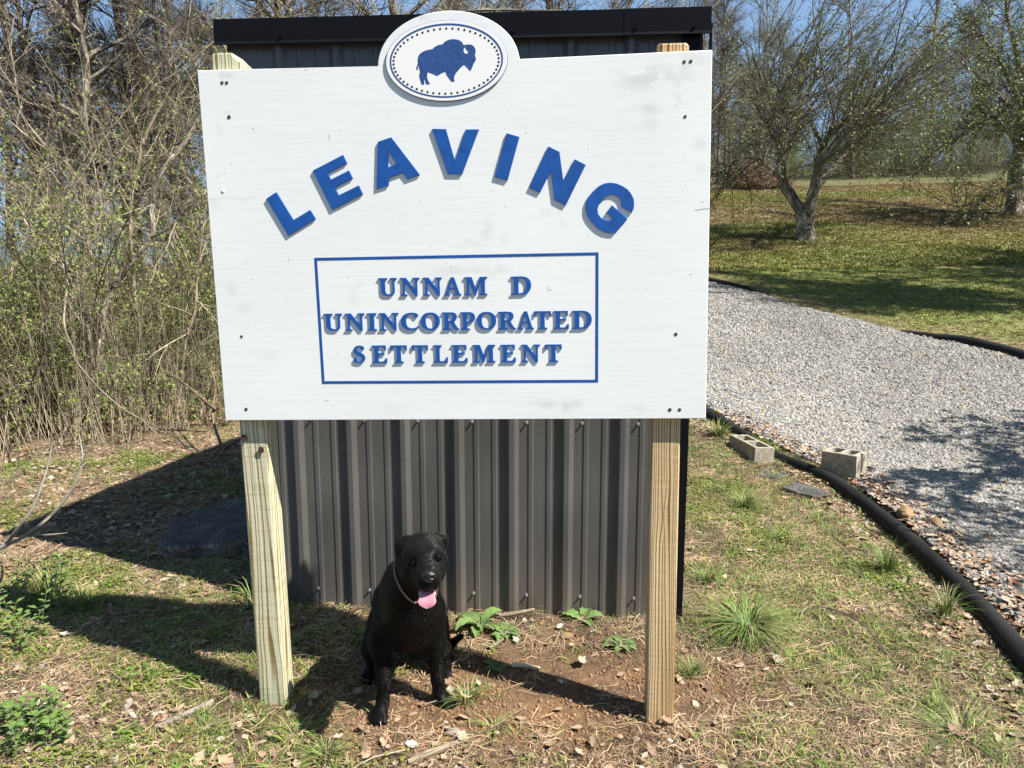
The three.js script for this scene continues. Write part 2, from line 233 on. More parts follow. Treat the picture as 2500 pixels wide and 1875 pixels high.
{ // the forked old fruit tree on the lawn
  const rng = RNG(11), t = thing('fruit_tree', 'old fruit tree with a low V-shaped fork on the lawn right of the sign', 'tree', [0, 0, 0]), W = new MB(), T = new MB(), F = new MB().col(), pale = r => { const q = r(), k = 0.8 + 0.5 * r(); return q < 0.06 ? [0.34 * k, 0.34 * k, 0.26 * k] : [0.18 * k, 0.23 * k, 0.05 * k]; };
  limb(T, [[5.07, 1.6, -13.82], [5.068, 1.78, -13.825], [5.061, 2.0, -13.862], [5.067, 2.33, -13.91]], .185, .175, 14, 14);
  for (let k = 0; k < 6; k++) { const a = k * 1.05 + 0.3; limb(T, [[5.068 + 0.10 * Math.cos(a), 2.02, -13.84 + 0.10 * Math.sin(a)], [5.068 + 0.155 * Math.cos(a), 1.84, -13.83 + 0.155 * Math.sin(a)], [5.068 + 0.25 * Math.cos(a), 1.70, -13.83 + 0.25 * Math.sin(a)]], .09, .05, 8); }
  const A = limb(T, [[5.05, 2.2, -13.9], [5.03, 2.33, -13.913], [4.955, 2.476, -13.981], [4.822, 2.719, -14.061], [4.688, 2.994, -14.145], [4.613, 3.239, -14.23], [4.675, 3.544, -14.334], [4.682, 3.851, -14.435], [4.646, 4.161, -14.532], [4.524, 4.353, -14.605], [4.401, 4.638, -14.691], [4.371, 5.014, -14.8], [4.294, 5.363, -14.901], [4.215, 5.591, -14.982]], .125, .03, 10, 50);
  const B = limb(T, [[5.08, 2.2, -13.87], [5.10, 2.3, -13.86], [5.123, 2.46, -13.809], [5.175, 2.774, -13.783], [5.211, 3.084, -13.754], [5.26, 3.363, -13.721], [5.309, 3.638, -13.688], [5.4, 3.852, -13.648], [5.575, 4.006, -13.605], [5.804, 4.1, -13.557], [6.115, 4.219, -13.52], [6.393, 4.129, -13.446]], .13, .035, 10, 50);
  const Cc = limb(T, [[5.17, 2.72, -13.9], [5.241, 2.791, -14.004], [5.46, 3.005, -14.177], [5.744, 3.281, -14.366], [6.031, 3.561, -14.555], [6.352, 3.753, -14.733], [6.645, 3.918, -14.905], [6.942, 4.023, -15.067]], .095, .03, 8, 30);
  const D = limb(T, [[4.65, 3.06, -14.1], [4.514, 3.13, -14.001], [4.36, 3.328, -14.173], [4.187, 3.485, -14.337], [3.978, 3.548, -14.483], [3.795, 3.501, -14.614], [3.701, 3.29, -14.725], [3.682, 3.027, -14.833]], .055, .014, 7, 24);
  const E = limb(T, [[4.80, 2.7, -14.1], [4.70, 3.0, -14.4], [4.716, 3.563, -14.493], [4.824, 4.031, -14.678], [4.762, 4.416, -14.837], [4.824, 4.865, -15.015], [5.1, 5.5, -15.2]], .075, .02, 7, 26);
  const G = limb(T, [[5.22, 3.1, -13.75], [5.35, 3.5, -13.2], [5.6, 3.9, -12.7], [5.9, 4.2, -12.3]], .06, .02, 7, 20), H2 = limb(T, [[4.75, 2.9, -14.1], [4.5, 3.4, -13.6], [4.2, 3.8, -13.2], [3.9, 4.0, -12.9]], .05, .018, 7, 20), I2 = limb(T, [[5.3, 3.6, -13.7], [5.2, 4.2, -14.2], [5.3, 4.8, -14.8], [5.6, 5.4, -15.2]], .05, .015, 7, 20);
  const tw = { n: 4, wob: .16, trop: up, tk: .1, sides: 3, leaf: 1.6, ls: .045, lw: .6, lc: pale };
  const wind = V3(0.75, 0.65, 0).normalize();
  const C1 = [{ n: 12, wob: .07, trop: V3(1, 0.05, 0), tk: .16, sides: 4, kids: 11, from: .12, spread: .62, len: .5, kr: .006, leaf: 5, ls: .05, lw: .6, lc: pale }, { n: 5, wob: .14, trop: wind, tk: .4, sides: 3, kids: 3, from: .2, spread: .8, len: .24, kr: .004, leaf: 2, ls: .045, lw: .6, lc: pale }, tw];
  const fan = (ax, r) => V3(0.1 + 0.8 * r(), 0.8 + 0.3 * r(), 0).addScaledVector(rv(r), 0.75).addScaledVector(ax, 0.4).normalize(), fl = r => 1.5 + 1.9 * r();
  for (const [P, n] of [[A, 17], [B, 17], [Cc, 15], [E, 14], [G, 10], [H2, 8], [I2, 10]]) shoots(W, F, P, n, C1, 0, .35, fan, fl, .014, rng);
  // tangled spray low in the crown, drooping at the left
  const C2 = [{ n: 9, wob: .22, trop: V3(-0.25, -1, 0), tk: .32, sides: 3, kids: 10, from: .1, spread: .9, len: .5, kr: .005, leaf: 2, ls: .04, lw: .6, lc: pale }, { n: 5, wob: .2, trop: V3(0, -1, 0), tk: .5, sides: 3, kids: 3, from: .2, spread: .9, len: .25, kr: .0035, leaf: 1, ls: .04, lw: .6, lc: pale }, tw];
  const out = (ax, r) => rv(r).addScaledVector(ax, 0.5).addScaledVector(V3(-0.3, 0.35, 0), 1).normalize(), ol = r => 0.8 + 1.5 * r();
  for (const [P, n] of [[A, 44], [D, 34], [E, 30], [H2, 34]]) shoots(W, F, P, n, C2, 0, .3, out, ol, .011, rng);
  const C3 = C2.map(c => Object.assign({}, c, { trop: V3(0.5, 0.2, 0), tk: .12 })); const out2 = (ax, r) => rv(r).addScaledVector(ax, 0.7).addScaledVector(V3(0.3, 0.3, 0), 1).normalize();
  for (const [P, n] of [[B, 44], [Cc, 46], [G, 34], [I2, 28]]) shoots(W, F, P, n, C3, 0, .3, out2, ol, .011, rng);
  part('trunk', T.geo(), MT.fruit, t); part('crown', W.geo(), bark([0.52, 0.455, 0.375], 0.3), t); part('foliage', F.geo(), MT.leaf, t);
}
{ // blossoming tree at the right edge
  const rng = RNG(23), t = thing('blossom_tree', 'tree with white blossom and fresh green leaves at the right edge of the lawn', 'tree', [0, 0, 0]), W = new MB(), T = new MB(), F = new MB().col(), lc = r => { const q = r(), k = 0.8 + 0.5 * r(); return q < 0.12 ? [0.36 * k, 0.36 * k, 0.31 * k] : [0.18 * k, 0.24 * k, 0.045 * k]; };
  const tr = limb(T, [[10.80, 2.2, -16.97], [10.797, 2.4, -16.976], [10.819, 2.867, -17.06], [10.84, 3.382, -17.144], [10.914, 3.896, -17.233], [10.953, 4.376, -17.313]], .25, .16, 12, 24);
  for (let k = 0; k < 6; k++) { const a = k * 1.05; limb(T, [[10.8 + 0.14 * Math.cos(a), 2.7, -17 + 0.14 * Math.sin(a)], [10.8 + 0.22 * Math.cos(a), 2.45, -16.98 + 0.22 * Math.sin(a)], [10.8 + 0.34 * Math.cos(a), 2.26, -16.98 + 0.34 * Math.sin(a)]], .1, .05, 7); }
  const L = [limb(T, [[10.914, 3.896, -17.233], [11.059, 4.581, -17.354], [10.995, 5.269, -17.459], [10.829, 6.132, -17.585], [10.628, 6.995, -17.708], [10.564, 7.684, -17.813]], .12, .03, 8, 26),
    limb(T, [[10.914, 3.896, -17.233], [10.464, 4.344, -17.015], [9.952, 4.413, -16.732], [9.382, 4.249, -16.407], [8.824, 3.958, -16.062], [8.278, 3.74, -15.73]], .11, .025, 8, 26),
    limb(T, [[10.82, 3.039, -17.088], [10.395, 2.95, -16.673], [9.863, 2.80, -16.251], [9.343, 2.63, -15.831], [8.838, 2.48, -15.413], [8.471, 2.38, -15.011]], .06, .012, 7, 26),
    limb(T, [[10.93, 4.1, -17.25], [11.5, 4.9, -16.9], [12.2, 5.6, -16.6], [13, 6.2, -16.3]], .11, .03, 7, 20), limb(T, [[10.95, 4.3, -17.3], [10.4, 5.2, -16.8], [9.7, 5.9, -16.4], [8.9, 6.5, -16.1]], .09, .02, 7, 22), limb(T, [[10.9, 3.9, -17.2], [11.2, 4.3, -16.3], [11.4, 4.5, -15.4], [11.3, 4.4, -14.6]], .09, .02, 7, 20), limb(T, [[10.95, 4.3, -17.3], [10.9, 5.2, -18.2], [10.6, 6.0, -19], [10.2, 6.6, -19.6]], .09, .02, 7, 20), limb(T, [[10.9, 3.9, -17.2], [10.5, 4.2, -16.2], [10.2, 4.2, -15.4], [9.8, 3.9, -14.8]], .08, .018, 7, 20)];
  const C = [{ n: 9, wob: .18, trop: V3(-0.3, -0.4, 0), tk: .14, sides: 4, kids: 12, from: .1, spread: .8, len: .6, kr: .008, leaf: 2, ls: .05, lw: .7, lc }, { n: 5, wob: .2, trop: V3(0, -1, 0), tk: .2, sides: 3, kids: 4, from: .2, spread: .9, len: .28, kr: .005, leaf: 1.6, ls: .055, lw: .75, lc }, { n: 3, wob: .2, trop: up, tk: .1, sides: 3, leaf: 1.6, ls: .055, lw: .75, lc }];
  L.forEach((P, i) => shoots(W, F, P, i === 2 ? 26 : 34, C, 0, .15, (ax, r) => rv(r).addScaledVector(ax, 0.6).addScaledVector(V3(-0.15, i === 2 ? 0 : 0.3, 0.1), 1).normalize(), r => 0.7 + 1.3 * r(), .012, rng));
  part('trunk', T.geo(), MT.fruit, t); part('crown', W.geo(), bark([0.46, 0.40, 0.34], 0.3), t); part('foliage', F.geo(), MT.leaf, t);
}
// spreading trees standing just outside the picture at the right: their shade lies on the drive and the lawn
{
  const mk = (seed, dens) => { const rng = RNG(seed), T = new MB(), W = new MB(), F = new MB().col(), lc = r => { const k = 0.8 + 0.5 * r(); return r() < 0.3 ? [0.6 * k, 0.6 * k, 0.55 * k] : [0.14 * k, 0.21 * k, 0.035 * k]; };
    limb(T, [[0, -0.3, 0], [0.03, 0.9, 0.02], [0, 1.7, 0]], .2, .15, 10, 12);
    const C = [{ n: 10, wob: .16, trop: V3(0, -0.3, 0), tk: .1, sides: 4, kids: 10, from: .1, spread: .8, len: .75, kr: .009, leaf: 8, ls: .09, lw: .7, lc }, { n: 5, wob: .2, trop: up, tk: .05, sides: 3, kids: 4, from: .2, spread: .9, len: .32, kr: .005, leaf: 7, ls: .09, lw: .7, lc }, { n: 3, wob: .2, trop: up, tk: .1, sides: 3, leaf: 5, ls: .09, lw: .7, lc }];
    for (let k = 0; k < 7; k++) { const a = k / 7 * 6.28 + rng() * 0.5, P = limb(T, [[0, 1.4, 0], [0.7 * Math.cos(a), 2.2 + rng() * 0.5, 0.7 * Math.sin(a)], [1.6 * Math.cos(a), 3.0 + rng() * 0.8, 1.6 * Math.sin(a)], [2.4 * Math.cos(a), 3.5 + rng() * 1.2, 2.4 * Math.sin(a)]], .09, .02, 7, 20); shoots(W, F, P, dens, C, 0, .25, (ax, r) => rv(r).addScaledVector(ax, 0.7).addScaledVector(up, 0.3).normalize(), r => 0.8 + 1.1 * r(), .012, rng); }
    const t = thing('blossom_tree', '', 'tree', [0, 0, 0]); part('trunk', T.geo(), MT.fruit, t); part('crown', W.geo(), MT.dark, t); part('foliage', F.geo(), MT.leaf, t); return t; };
  const a = mk(31, 24); a.position.set(6.1, h(6.1, -1.5), -1.5); a.scale.setScalar(0.62); a.userData.label = 'spreading tree just outside the right edge that shades the gravel drive';
  const put = (x, z, r, s, sy, l) => { const b = a.clone(); b.name = numbered('blossom_tree'); b.userData = { label: l, category: 'tree' }; b.position.set(x, h(x, z) - 0.1, z); b.rotation.y = r; b.scale.set(s, sy, s); scene.add(b); };
  put(9.3, -7.5, 1.3, 0.42, 1.75, 'spreading tree beyond the right edge whose shade crosses the near lawn'); put(13.0, -8.6, 2.6, 0.5, 1.7, 'spreading tree further right beside the upper lawn');
}

// bare woodland trees: three forms, cloned
function bareTree(seed, H, lean) {
  const rng = RNG(seed), T = new MB(), W = new MB(), pts = []; let x = 0, z = 0; for (let i = 0; i <= 8; i++) { pts.push([x, i / 8 * H - (i ? 0 : 0.4), z]); x += (rng() - 0.5) * 0.3 + lean / 8; z += (rng() - 0.5) * 0.3; }
  const r0 = 0.010 * H + 0.02, P = limb(T, pts, r0, r0 * 0.14, 8, 28);
  const C = [{ n: 8, wob: .14, trop: up, tk: .12, sides: 4, tip: .2, kids: 11, from: .15, spread: .75, len: H * 0.105, kr: .016 }, { n: 5, wob: .16, trop: up, tk: .2, sides: 3, tip: .35, kids: 8, from: .1, spread: .8, len: H * 0.055, kr: .009 }, { n: 3, wob: .2, trop: up, tk: .2, sides: 3, tip: .5 }];
  shoots(W, null, P, 30, C, 0, .22, (ax, r) => rv(r).setY(0.25 + 0.5 * r()).normalize(), (r, t) => H * 0.26 * (1.1 - 0.75 * t) * (0.6 + 0.6 * r()), .035, rng);
  return [T.geo(), W.geo()];
}
const bare3 = [bareTree(41, 11, 0.4), bareTree(42, 13, -0.3), bareTree(43, 9, 0.1)];
{ // trunks that can be told apart left of the sign
  const put = (v, x, z, s, ry, l, mat) => { const t = thing('bare_tree', l, 'tree', [x, h(x, z) - 0.05, z]); part('trunk', bare3[v][0], mat || MT.trunk, t); part('crown', bare3[v][1], MT.wood, t); t.rotation.y = ry; t.scale.setScalar(s); };
  put(1, -10.9, -13.5, 1.15, 0.3, 'thick pale bare trunk nearest the left edge in the woods'); put(1, -9.9, -13.6, 1.12, 2.1, 'thick bare trunk with dark shaded flank right of the leftmost trunk', MT.wood);
  put(0, -8.95, -13.5, 1.0, 1.0, 'straight grey trunk midway between the woods\u2019 left edge and the sign'); put(2, -8.1, -11.0, 1.1, 4.0, 'slim bare tree among the thicket left of the sign');
  put(0, -7.3, -12.6, 0.9, 5.0, 'slender straight trunk close to the left side of the white board'); put(2, -10.4, -12.4, 1.0, 2.8, 'slim dark trunk between the two thick trunks', MT.dark);
  put(2, -3.6, -9.4, 1.15, 0.6, 'bare tree whose pale limbs rise behind the left end of the shed roof'); put(0, -1.9, -10.5, 0.95, 3.3, 'bare tree rising behind the middle of the shed roof'); put(2, 0.2, -12.6, 1.2, 1.9, 'bare tree above the shed roof right of the bison plaque');
  put(1, 15.0, -31.5, 0.8, 0.4, 'dark trunk standing at the top of the lawn right of the forked tree', MT.dark); put(0, 11.6, -30.2, 0.8, 2.2, 'dark trunk at the top of the lawn seen through the forked tree', MT.dark);
}
// thicket shrubs: arching canes, a haze of twigs, small spring leaves
function shrub(seed, H, canes, leafy) {
  const rng = RNG(seed), W = new MB(), F = new MB().col();
  const lv = leafy, C = [{ n: 12, wob: .10, trop: V3(0, -0.35, 0), tk: .06, sides: 4, tip: .25, kids: 15, from: .08, spread: .8, len: H * 0.24, kr: .006, leaf: 2 * lv, ls: .036, lw: .6, lc: youngLeaf }, { n: 6, wob: .2, trop: V3(0, -0.3, 0), tk: .15, sides: 3, tip: .4, kids: 6, from: .1, spread: .9, len: H * 0.10, kr: .0035, leaf: 3 * lv, ls: .036, lw: .6, lc: youngLeaf }, { n: 3, wob: .22, trop: up, tk: .1, sides: 3, tip: .5, leaf: 2.6 * lv, ls: .034, lw: .6, lc: youngLeaf }];
  for (let i = 0; i < canes; i++) { const a = rng() * 6.28, rr = 0.5 * Math.sqrt(rng()); grow(W, F, V3(rr * Math.cos(a), -0.05, rr * Math.sin(a)), V3(Math.cos(a) * 0.45, 1, Math.sin(a) * 0.45).addScaledVector(rv(rng), 0.25), H * (0.6 + 0.55 * rng()), .006 + .007 * rng(), 0, C, rng); }
  for (let i = 0; i < canes * 9; i++) { const a = rng() * 6.28, rr = 0.85 * Math.sqrt(rng()), L = 0.5 + 1.0 * rng(), p = V3(rr * Math.cos(a), -0.03, rr * Math.sin(a)), d = V3(0, 1, 0).addScaledVector(rv(rng), 0.3); W.tube([p, p.clone().addScaledVector(d, L * 0.5), p.clone().addScaledVector(d, L).addScaledVector(rv(rng), 0.1)], t => 0.0032 * (1 - 0.6 * t), 3); }
  return [W.geo(), F.geo()];
}
const SHR = [shrub(61, 2.6, 13, 1.0), shrub(62, 4.1, 10, 0.9), shrub(63, 2.0, 14, 2.0), shrub(64, 5.0, 9, 0.7), shrub(65, 3.4, 9, 1.7), shrub(66, 0.75, 10, 0.5)];
{ // the rest of the wood reads as one mass
  const rng = RNG(55), items = [[], [], []]; const add = (x, z, s) => { const v = Math.floor(rng() * 3); items[v].push({ p: V3(x, h(x, z) - 0.1, z), q: qY(rng() * 6.28), s: s * (0.75 + 0.5 * rng()) }); };
  for (let i = 0; i < 34; i++) { const d = 17 + 32 * Math.pow(rng(), 0.8), a = mix(-0.78, -0.06, rng()); add(0.35 + Math.sin(a) * d, 2.3 - Math.cos(a) * d, 1); }
  for (let i = 0; i < 62; i++) { const x = mix(-6, 26, rng()), z = -mix(33, 60, rng()) + 0.15 * x; add(x, z, 0.52); }
  for (let i = 0; i < 12; i++) add(mix(2.2, 7.5, rng()), -mix(25.5, 33, rng()), 0.55);
  const und = [[], [], [], []]; for (let i = 0; i < 100; i++) { const x = mix(-2, 30, rng()), z = -mix(31, 42, rng()) + 0.1 * x, v = Math.floor(rng() * 4); und[v].push({ p: V3(x, h(x, z) - 0.3, z), q: qY(rng() * 6.28), s: 0.75 + 0.6 * rng() }); }
  for (let i = 0; i < 26; i++) { const d = 16 + 16 * rng(), a = mix(-0.75, -0.1, rng()), v = Math.floor(rng() * 4), x = 0.35 + Math.sin(a) * d, z = 2.3 - Math.cos(a) * d; und[v].push({ p: V3(x, h(x, z) - 0.2, z), q: qY(rng() * 6.28), s: 0.8 + 0.5 * rng() }); }
  const g = new THREE.Group(); g.name = 'woodland'; scene.add(g); tag(g, 'grey leafless woodland standing far behind the thicket and lawn', 'woods', null, 'stuff');
  items.forEach((L, v) => [0, 1].forEach(k => { const im = shadows(new THREE.InstancedMesh(bare3[v][k], k ? MT.wood : MT.trunk, L.length)), Mx = new THREE.Matrix4(); im.name = k ? 'crowns' : 'trunks'; im.userData.kind = 'stuff'; L.forEach((it, i) => { Mx.compose(it.p, it.q, V3(it.s, it.s, it.s)); im.setMatrixAt(i, Mx); }); g.add(im); }));
  und.forEach((L, v) => [0, 1].forEach(k => { const im = shadows(new THREE.InstancedMesh(SHR[v][k], k ? MT.leaf : MT.wood, L.length)), Mx = new THREE.Matrix4(); im.name = k ? 'undergrowth_leaves' : 'undergrowth'; im.userData.kind = 'stuff'; L.forEach((it, i) => { Mx.compose(it.p, it.q, V3(it.s, it.s, it.s)); im.setMatrixAt(i, Mx); }); g.add(im); }));
}
{
  const V = SHR;
  const rng = RNG(66), L = 'dense twiggy shrub with sparse tiny spring leaves in the thicket left of the sign', G = 'shrubs tangled in the thicket';
  const src = V.map((g, i) => { const t = thing('thicket_shrub', i === 5 ? 'low bare brush of fine dead stems at the front foot of the thicket' : i === 4 ? 'tall leafier shrub with bright green sprays in the thicket beside the board' : L, 'shrub', [0, 0, 0], i === 5 ? 'low bare brush along the thicket front' : i === 4 ? 'tall leafy shrubs of the thicket' : G); part('canes', g[0], i === 0 || i === 2 ? MT.dark : MT.cane, t); part('foliage', g[1], MT.leaf, t); return t; });
  const spots = [[-4.9, -4.6, 2], [-4.2, -5.1, 0], [-3.55, -5.9, 0], [-2.9, -6.6, 1], [-4.6, -5.6, 4], [-3.3, -6.2, 4], [-5.5, -5.3, 1], [-4.8, -6.0, 2], [-3.3, -7.4, 2], [-2.3, -7.4, 0], [-5.6, -7.0, 0], [-4.9, -7.7, 1], [-4.0, -8.3, 3], [-2.9, -8.6, 1], [-1.7, -8.2, 3], [-0.7, -8.8, 1], [0.3, -9.6, 3], [-3.4, -10.0, 0], [-1.2, -10.2, 1], [-6.2, -10.2, 3], [-4.6, -10.6, 1], [-6.0, -4.5, 3], [-6.8, -5.2, 1], [-5.2, -3.9, 2], [0.9, -11, 1], [-5.3, -3.5, 2], [-4.75, -3.75, 0], [-4.2, -4.25, 2], [-3.75, -5.0, 2], [-3.2, -5.5, 0], [-5.9, -3.9, 1], [-2.75, -5.9, 2], [-4.7, -3.0, 5], [-4.1, -3.4, 5], [-3.5, -4.0, 5], [-3.0, -4.6, 5], [-5.3, -2.75, 5], [-2.5, -5.2, 5], [-5.0, -3.3, 5], [-3.9, -3.9, 5]];
  spots.forEach(([x, z, v], i) => { const t = i < 0 ? null : (src[v].placed ? src[v].clone() : src[v]); if (src[v].placed) { t.name = numbered('thicket_shrub'); scene.add(t); } src[v].placed = true; t.position.set(x - 0.3, h(x - 0.3, z - 0.1), z - 0.1); t.rotation.y = rng() * 6.28; t.scale.setScalar((0.85 + 0.35 * rng()) * (i > 24 && v < 5 ? 0.55 : 1)); });
  src.forEach(s => delete s.placed);
}
{ // saplings with curves of their own in front of the thicket
  const rng = RNG(71), C = [{ n: 7, wob: .16, trop: up, tk: .1, sides: 3, tip: .3, kids: 7, from: .1, spread: .8, len: .4, kr: .004, leaf: 3, ls: .03, lw: .55, lc: youngLeaf }, { n: 4, wob: .2, trop: up, tk: .1, sides: 3, tip: .5, leaf: 4, ls: .03, lw: .55, lc: youngLeaf }];
  const sap = (label, limbs, mat, n) => { const t = thing('sapling', label, 'sapling'), W = new MB(), Tw = new MB(), F = new MB().col(); for (const [p, r0, r1] of limbs) { const P = limb(W, p, r0, r1, 8, 36); shoots(Tw, F, P, n, C, 0, .3, (ax, r) => rv(r).addScaledVector(ax, 0.7).normalize(), r => 0.4 + 0.7 * r(), .006, rng); } part('trunk', W.geo(), mat, t); part('twigs', Tw.geo(), MT.cane, t); part('foliage', F.geo(), MT.leaf, t); };
  sap('grey sapling with an S-bent trunk leaning right towards the white board', [[[[-4.07, -0.1, -4.35], [-4.077, 0.446, -4.463], [-4.072, 0.786, -4.549], [-4.06, 1.129, -4.634], [-3.992, 1.334, -4.704], [-3.853, 1.553, -4.781], [-3.684, 1.788, -4.862], [-3.642, 1.9, -4.914], [-3.686, 2.058, -4.966], [-3.657, 2.272, -5.033], [-3.585, 2.487, -5.104], [-3.447, 2.757, -5.29], [-3.325, 3.001, -5.37], [-3.2, 3.4, -5.45]], .034, .022], [[[-3.66, 1.82, -4.87], [-3.5, 1.9, -4.9], [-3.35, 2.05, -4.95], [-3.1, 2.25, -5.0]], .016, .006]], MT.trunk, 9);
  sap('slim pale sapling leaning left behind the S-bent one', [[[[-4.38, -0.1, -5.0], [-4.403, 0.509, -5.027], [-4.471, 1.398, -5.215], [-4.575, 1.788, -5.32], [-4.679, 2.109, -5.414], [-4.912, 2.551, -5.518], [-5.199, 2.92, -5.605], [-5.387, 3.149, -5.678], [-5.497, 3.587, -5.79], [-5.609, 4.1, -5.897]], .026, .01]], MT.trunk, 14);
  sap('short bowed sapling with a hooked top at the left', [[[[-3.95, -0.05, -4.2], [-4.0, 0.7, -4.3], [-4.097, 1.322, -4.369], [-4.249, 1.564, -4.446], [-4.402, 1.755, -4.516], [-4.531, 1.854, -4.572], [-4.758, 1.915, -4.615]], .02, .007]], MT.trunk, 8);
  sap('thin upright sapling close beside the board\u2019s left edge', [[[[-3.3, 0, -4.3], [-3.2, 0.5, -4.34], [-3.134, 0.89, -4.375], [-3.076, 1.151, -4.473], [-3.084, 1.418, -4.566], [-3.0, 2.1, -4.7]], .016, .006]], MT.dark, 8);
  sap('dark slanting sapling rising to the upper right behind the thicket front', [[[[-4.5, 0, -5.9], [-4.483, 2.236, -6.009], [-4.441, 2.577, -6.118], [-4.341, 3.057, -6.254], [-3.7, 3.9, -6.4], [-2.9, 4.4, -6.5]], .028, .01]], MT.dark, 16);
  sap('pale arching limb that sweeps over the shed roof from the left', [[[[-3.0, 0, -6.2], [-2.9, 1.6, -6.0], [-2.5, 2.9, -5.6], [-1.7, 3.55, -5.2], [-0.7, 3.75, -5.0], [0.3, 3.7, -4.9]], .03, .01]], MT.trunk, 18);
}
{ // brush pile and low green things in front of the wood edge on the lawn
  const rng = RNG(81), W = new MB(); for (let i = 0; i < 1500; i++) { const a = rng() * 6.28, r = Math.sqrt(rng()), yy = rng() * (1 - r * r) * 0.95, p = V3(r * 0.95 * Math.cos(a), yy, r * 0.7 * Math.sin(a)), d = rv(rng).setY((rng() - 0.3) * 0.6).normalize(); W.tube([p, p.clone().addScaledVector(d, 0.15), p.clone().addScaledVector(d, 0.3).addScaledVector(rv(rng), 0.05)], t => 0.012 * (1 - 0.6 * t), 3); }
  const t = tag(top('brush_pile', W.geo(), bark([0.95, 0.66, 0.5], 0.2)), 'heap of reddish-brown cut twigs at the far edge of the lawn', 'brush pile'); t.position.set(6.75, h(6.75, -25.5), -25.5); t.scale.setScalar(1.1);
}

// ------------------------------------------------------------ metal shed behind the sign
const metalBump = tex(256, 256, (u, v) => { const s = 0.5 + 0.3 * (pnoise(u * 6, v * 3, 6) - 0.5) + 0.06 * pnoise(u * 120, v * 120, 120); return [s, s, s]; }, false);
const dustTex = tex(512, 512, (u, v) => { const s = 0.80 + 0.16 * pnoise(u * 7, v * 5, 7) + (pnoise(u * 190, v * 190, 190) > 0.93 ? 0.22 : 0) + 0.05 * pnoise(u * 60, v * 14, 60); return [s, s * 0.99, s * 0.97]; });
const M = {};
M.shed = std([0.094, 0.093, 0.092], { roughness: 0.34, map: dustTex, bumpMap: metalBump, bumpScale: 0.0012 });
M.panel = std([0.096, 0.095, 0.094], { roughness: 0.34, map: dustTex, bumpMap: metalBump, bumpScale: 0.0012, vertexColors: true }); // mud splashed on the foot of the panels
M.trim = new THREE.MeshPhysicalMaterial({ color: lin(0.006, 0.006, 0.008), specularIntensity: 0.18, roughness: 0.4, bumpMap: metalBump, bumpScale: 0.001 });
M.zinc = std([0.42, 0.42, 0.43], { roughness: 0.45, metalness: 0.7 });
M.rubber = std([0.015, 0.015, 0.015], { roughness: 0.7 });
const shed = thing('metal_shed', 'dark charcoal ribbed metal shed with black eave trim behind the white sign', 'shed', [0, 0, -0.75]);
shed.rotation.z = -0.0195;
